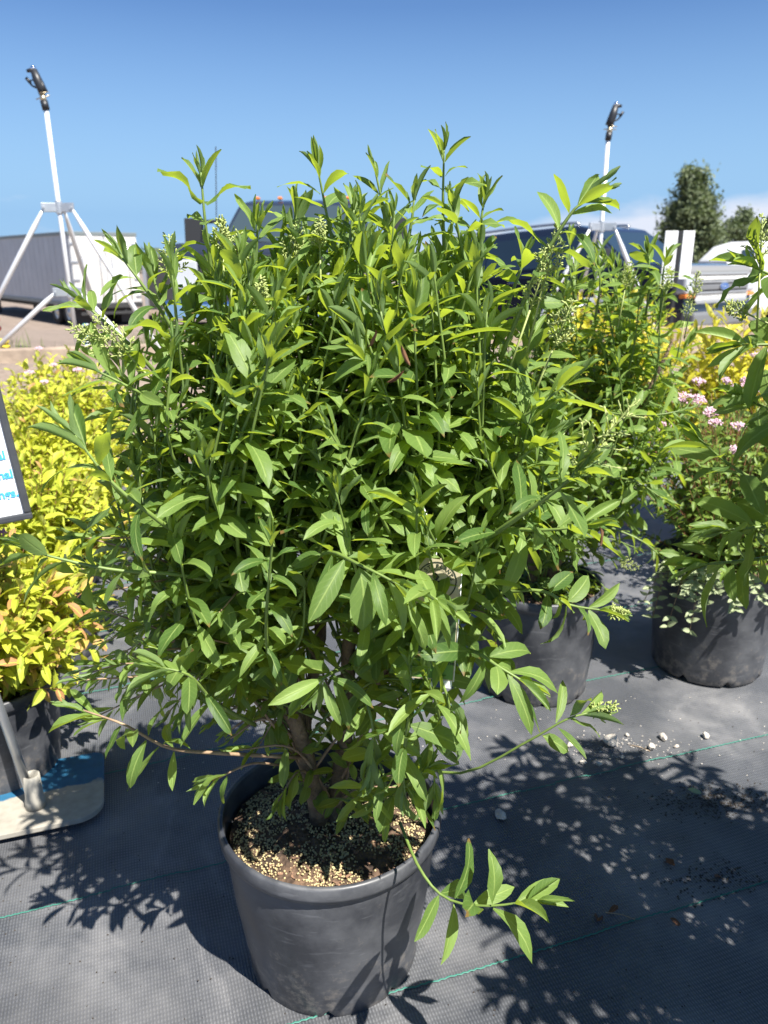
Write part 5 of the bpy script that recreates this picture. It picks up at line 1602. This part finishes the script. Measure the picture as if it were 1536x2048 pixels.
# grass beside the timber beam
c = MB(); rg = np.random.default_rng(3)
for k in range(2600):
    u = rg.uniform(-4.5, 1.5); s = 5.02 + abs(rg.normal(0, .25))
    if math.sin(u * 5) + rg.normal(0, .6) < 0: continue
    p = U * u + V * s; z = float(zt(p.x, p.y))
    hgt = rg.uniform(.04, .15); ln = rg.normal(0, .035, 2)
    a = rg.uniform(0, 3.14); w = .003
    dxy = np.array([math.cos(a) * w, math.sin(a) * w, 0]); b0 = np.array([p.x, p.y, z - .005]); m0 = b0 + [ln[0] * .4, ln[1] * .4, hgt * .6]; e0 = b0 + [ln[0], ln[1], hgt]
    c.add([b0 - dxy, b0 + dxy, m0 + dxy * .8, m0 - dxy * .8, e0], [(0, 1, 2, 3), (3, 2, 4)], rg.normal(.5, .2))
tag(c.build('grass', M['grass']), 'weedy green grass growing along the timber beam', 'grass', kind='stuff')

# ------------------------------------------------------------------ stones, crumbs and dry leaves on the cloth
def stone(px, py, size, seed, label, flat=.55, group=None):
    p = ground_at(px, py); u, v = uv_of(p); z = float(zf(u, v))
    rg = np.random.default_rng(seed)
    bm = bmesh.new(); bmesh.ops.create_icosphere(bm, subdivisions=2, radius=1)
    nrm = rg.normal(0, 1, (9, 3)); nrm /= np.linalg.norm(nrm, axis=1)[:, None]; cut = rg.uniform(.55, .9, 9)
    for vv in bm.verts:
        c_ = np.array(vv.co)
        for n_, k_ in zip(nrm, cut):
            d = c_ @ n_
            if d > k_: c_ = c_ - n_ * (d - k_)
        vv.co = Vector(c_) * (1 + rg.normal(0, .03))
    for vv in bm.verts: vv.co = Vector((vv.co.x * size, vv.co.y * size * rg.uniform(.68, .72), vv.co.z * size * flat))
    zmin = min(vv.co.z for vv in bm.verts)
    for vv in bm.verts: vv.co.z -= zmin
    me = bpy.data.meshes.new('stone'); bm.to_mesh(me); bm.free(); me.materials.append(M['stone'])
    o = link(bpy.data.objects.new('stone', me)); o.location = (p.x, p.y, z - .0006); o.rotation_euler = (0, 0, rg.uniform(0, 6))
    return tag(o, label, 'stone', group or 'white stones on the cloth')


stone(1222, 1494, .021, 1, 'largest white stone, lying in the sun on the black cloth')
stone(1325, 1478, .0125, 2, 'rounded white stone right of the largest one')
stone(1302, 1500, .011, 3, 'small white stone between the largest one and the green line')
stone(1411, 1473, .0105, 4, 'lone white stone farthest right in the sun on the cloth')
stone(1000, 1634, .015, 5, 'pale stone lying alone in the shade right of the front pot')
for k, (px, py, s, lb) in enumerate(((1140, 1496, .010, 'white stone chip left of the largest stone, nearest the shrub twig'), (1196, 1532, .009, 'white chip just below the largest stone, by the green line'),
                                     (1165, 1528, .0085, 'lower left white chip of the two below the largest stone'), (1352, 1494, .007, 'tiny white chip right of the rounded white stone'), (1254, 1472, .006, 'tiny white chip above and right of the largest stone'),
                                     (1244, 1520, .0065, 'tiny white chip below and right of the largest stone'), (1060, 1456, .0065, 'lone white chip in the sun in front of the middle pot'))):
    stone(px, py, s, 10 + k, lb)
# crumbs of soil and grit: too many and small to count
c = MB(); rg = np.random.default_rng(12)
oc = np.array([(1, 0, 0), (0, 1, 0), (-1, 0, 0), (0, -1, 0), (0, 0, .7), (0, 0, -.3)]); of = [(0, 1, 4), (1, 2, 4), (2, 3, 4), (3, 0, 4), (1, 0, 5), (2, 1, 5), (3, 2, 5), (0, 3, 5)]
for k in range(1500):
    if k < 800: px, py = rg.normal(1440, 75), rg.normal(1600, 16)
    elif k < 1000: px, py = rg.normal(1420, 60), rg.normal(1750, 20)
    else: px, py = rg.uniform(0, 1536), rg.uniform(1380, 2040)
    p = ground_at(px, py); u, v = uv_of(p)
    s = rg.uniform(.0008, .0030) if k < 1000 else rg.uniform(.0007, .002)
    a = rg.uniform(0, 6); rm = np.array([[math.cos(a), -math.sin(a), 0], [math.sin(a), math.cos(a), 0], [0, 0, 1]])
    c.add((oc * [s, s * .7, s * .8]) @ rm.T + [p.x, p.y, float(zf(u, v)) + s * .2], of)
tag(c.build('soil_crumbs', M['crumb']), 'dark crumbs of spilled soil scattered on the black cloth', 'soil', kind='stuff')
c = MB()
for k in range(500):
    px, py = (rg.normal(1230, 60), rg.normal(1500, 14)) if k < 250 else (rg.uniform(300, 1536), rg.uniform(1390, 1560))
    p = ground_at(px, py); u, v = uv_of(p); s = rg.uniform(.0007, .0022)
    c.add(oc * s * [1, .8, .8] + [p.x, p.y, float(zf(u, v)) + s * .2], of)
tag(c.build('pale_grit', M['stone']), 'fine pale grit sprinkled on the sunlit part of the cloth', 'grit', kind='stuff')
M['drystraw'] = mat('dry_stalk', (.34, .25, .16), .85, noise=.4, scale=60)
for k, (px, py, lb) in enumerate(((1235, 1815, 'curled dry brown leaf lying by the lower green line'), (1430, 1752, 'dark dry leaf near the right edge on shaded cloth'), (1350, 1730, 'dark dry leaf scrap left of another on shaded cloth'), (1340, 1834, 'small dry leaf lying just right of the lower green line'), (1195, 1845, 'dry leaf scrap left of the lower green line'))):
    p = ground_at(px, py); u, v = uv_of(p); vv, f, uv = VAR['spirea'][k]
    b = MB(); b.add(vv * random.uniform(.020, .032), f, .3, uv); o = b.build('dry_leaf', M['dead'], smooth=True)
    o.location = (p.x, p.y, float(zf(u, v)) + .006); o.rotation_euler = (random.gauss(0, .25), random.gauss(0, .25), random.uniform(0, 6))
    tag(o, lb, 'leaf', 'dry leaves on the cloth')
p = ground_at(1402, 1594); u, v = uv_of(p); vv, f, uv = VAR['spirea'][6]
b = MB(); b.add(vv * .026, f, .9, uv); o = b.build('fallen_leaf', M['vine'], smooth=True); o.location = (p.x, p.y, float(zf(u, v)) + .008); o.rotation_euler = (.3, -.3, 1.1)
tag(o, 'pale green fallen leaf beside the spilled dark soil', 'leaf')
for k, (px, py, qx, qy, lb) in enumerate(((1210, 1828, 1270, 1842, 'thin dry stalk lying by the curled leaf'), (1255, 1492, 1300, 1505, 'thin tan straw lying among the white stones'))):
    a, bq = ground_at(px, py), ground_at(qx, qy)
    t = MB(); t.tube(bez([a + UP * .003, a.lerp(bq, .5) + UP * .006, bq + UP * .003], 6), .0009, 5); tag(t.build('dry_stalk', M['drystraw'], smooth=True), lb, 'stalk')
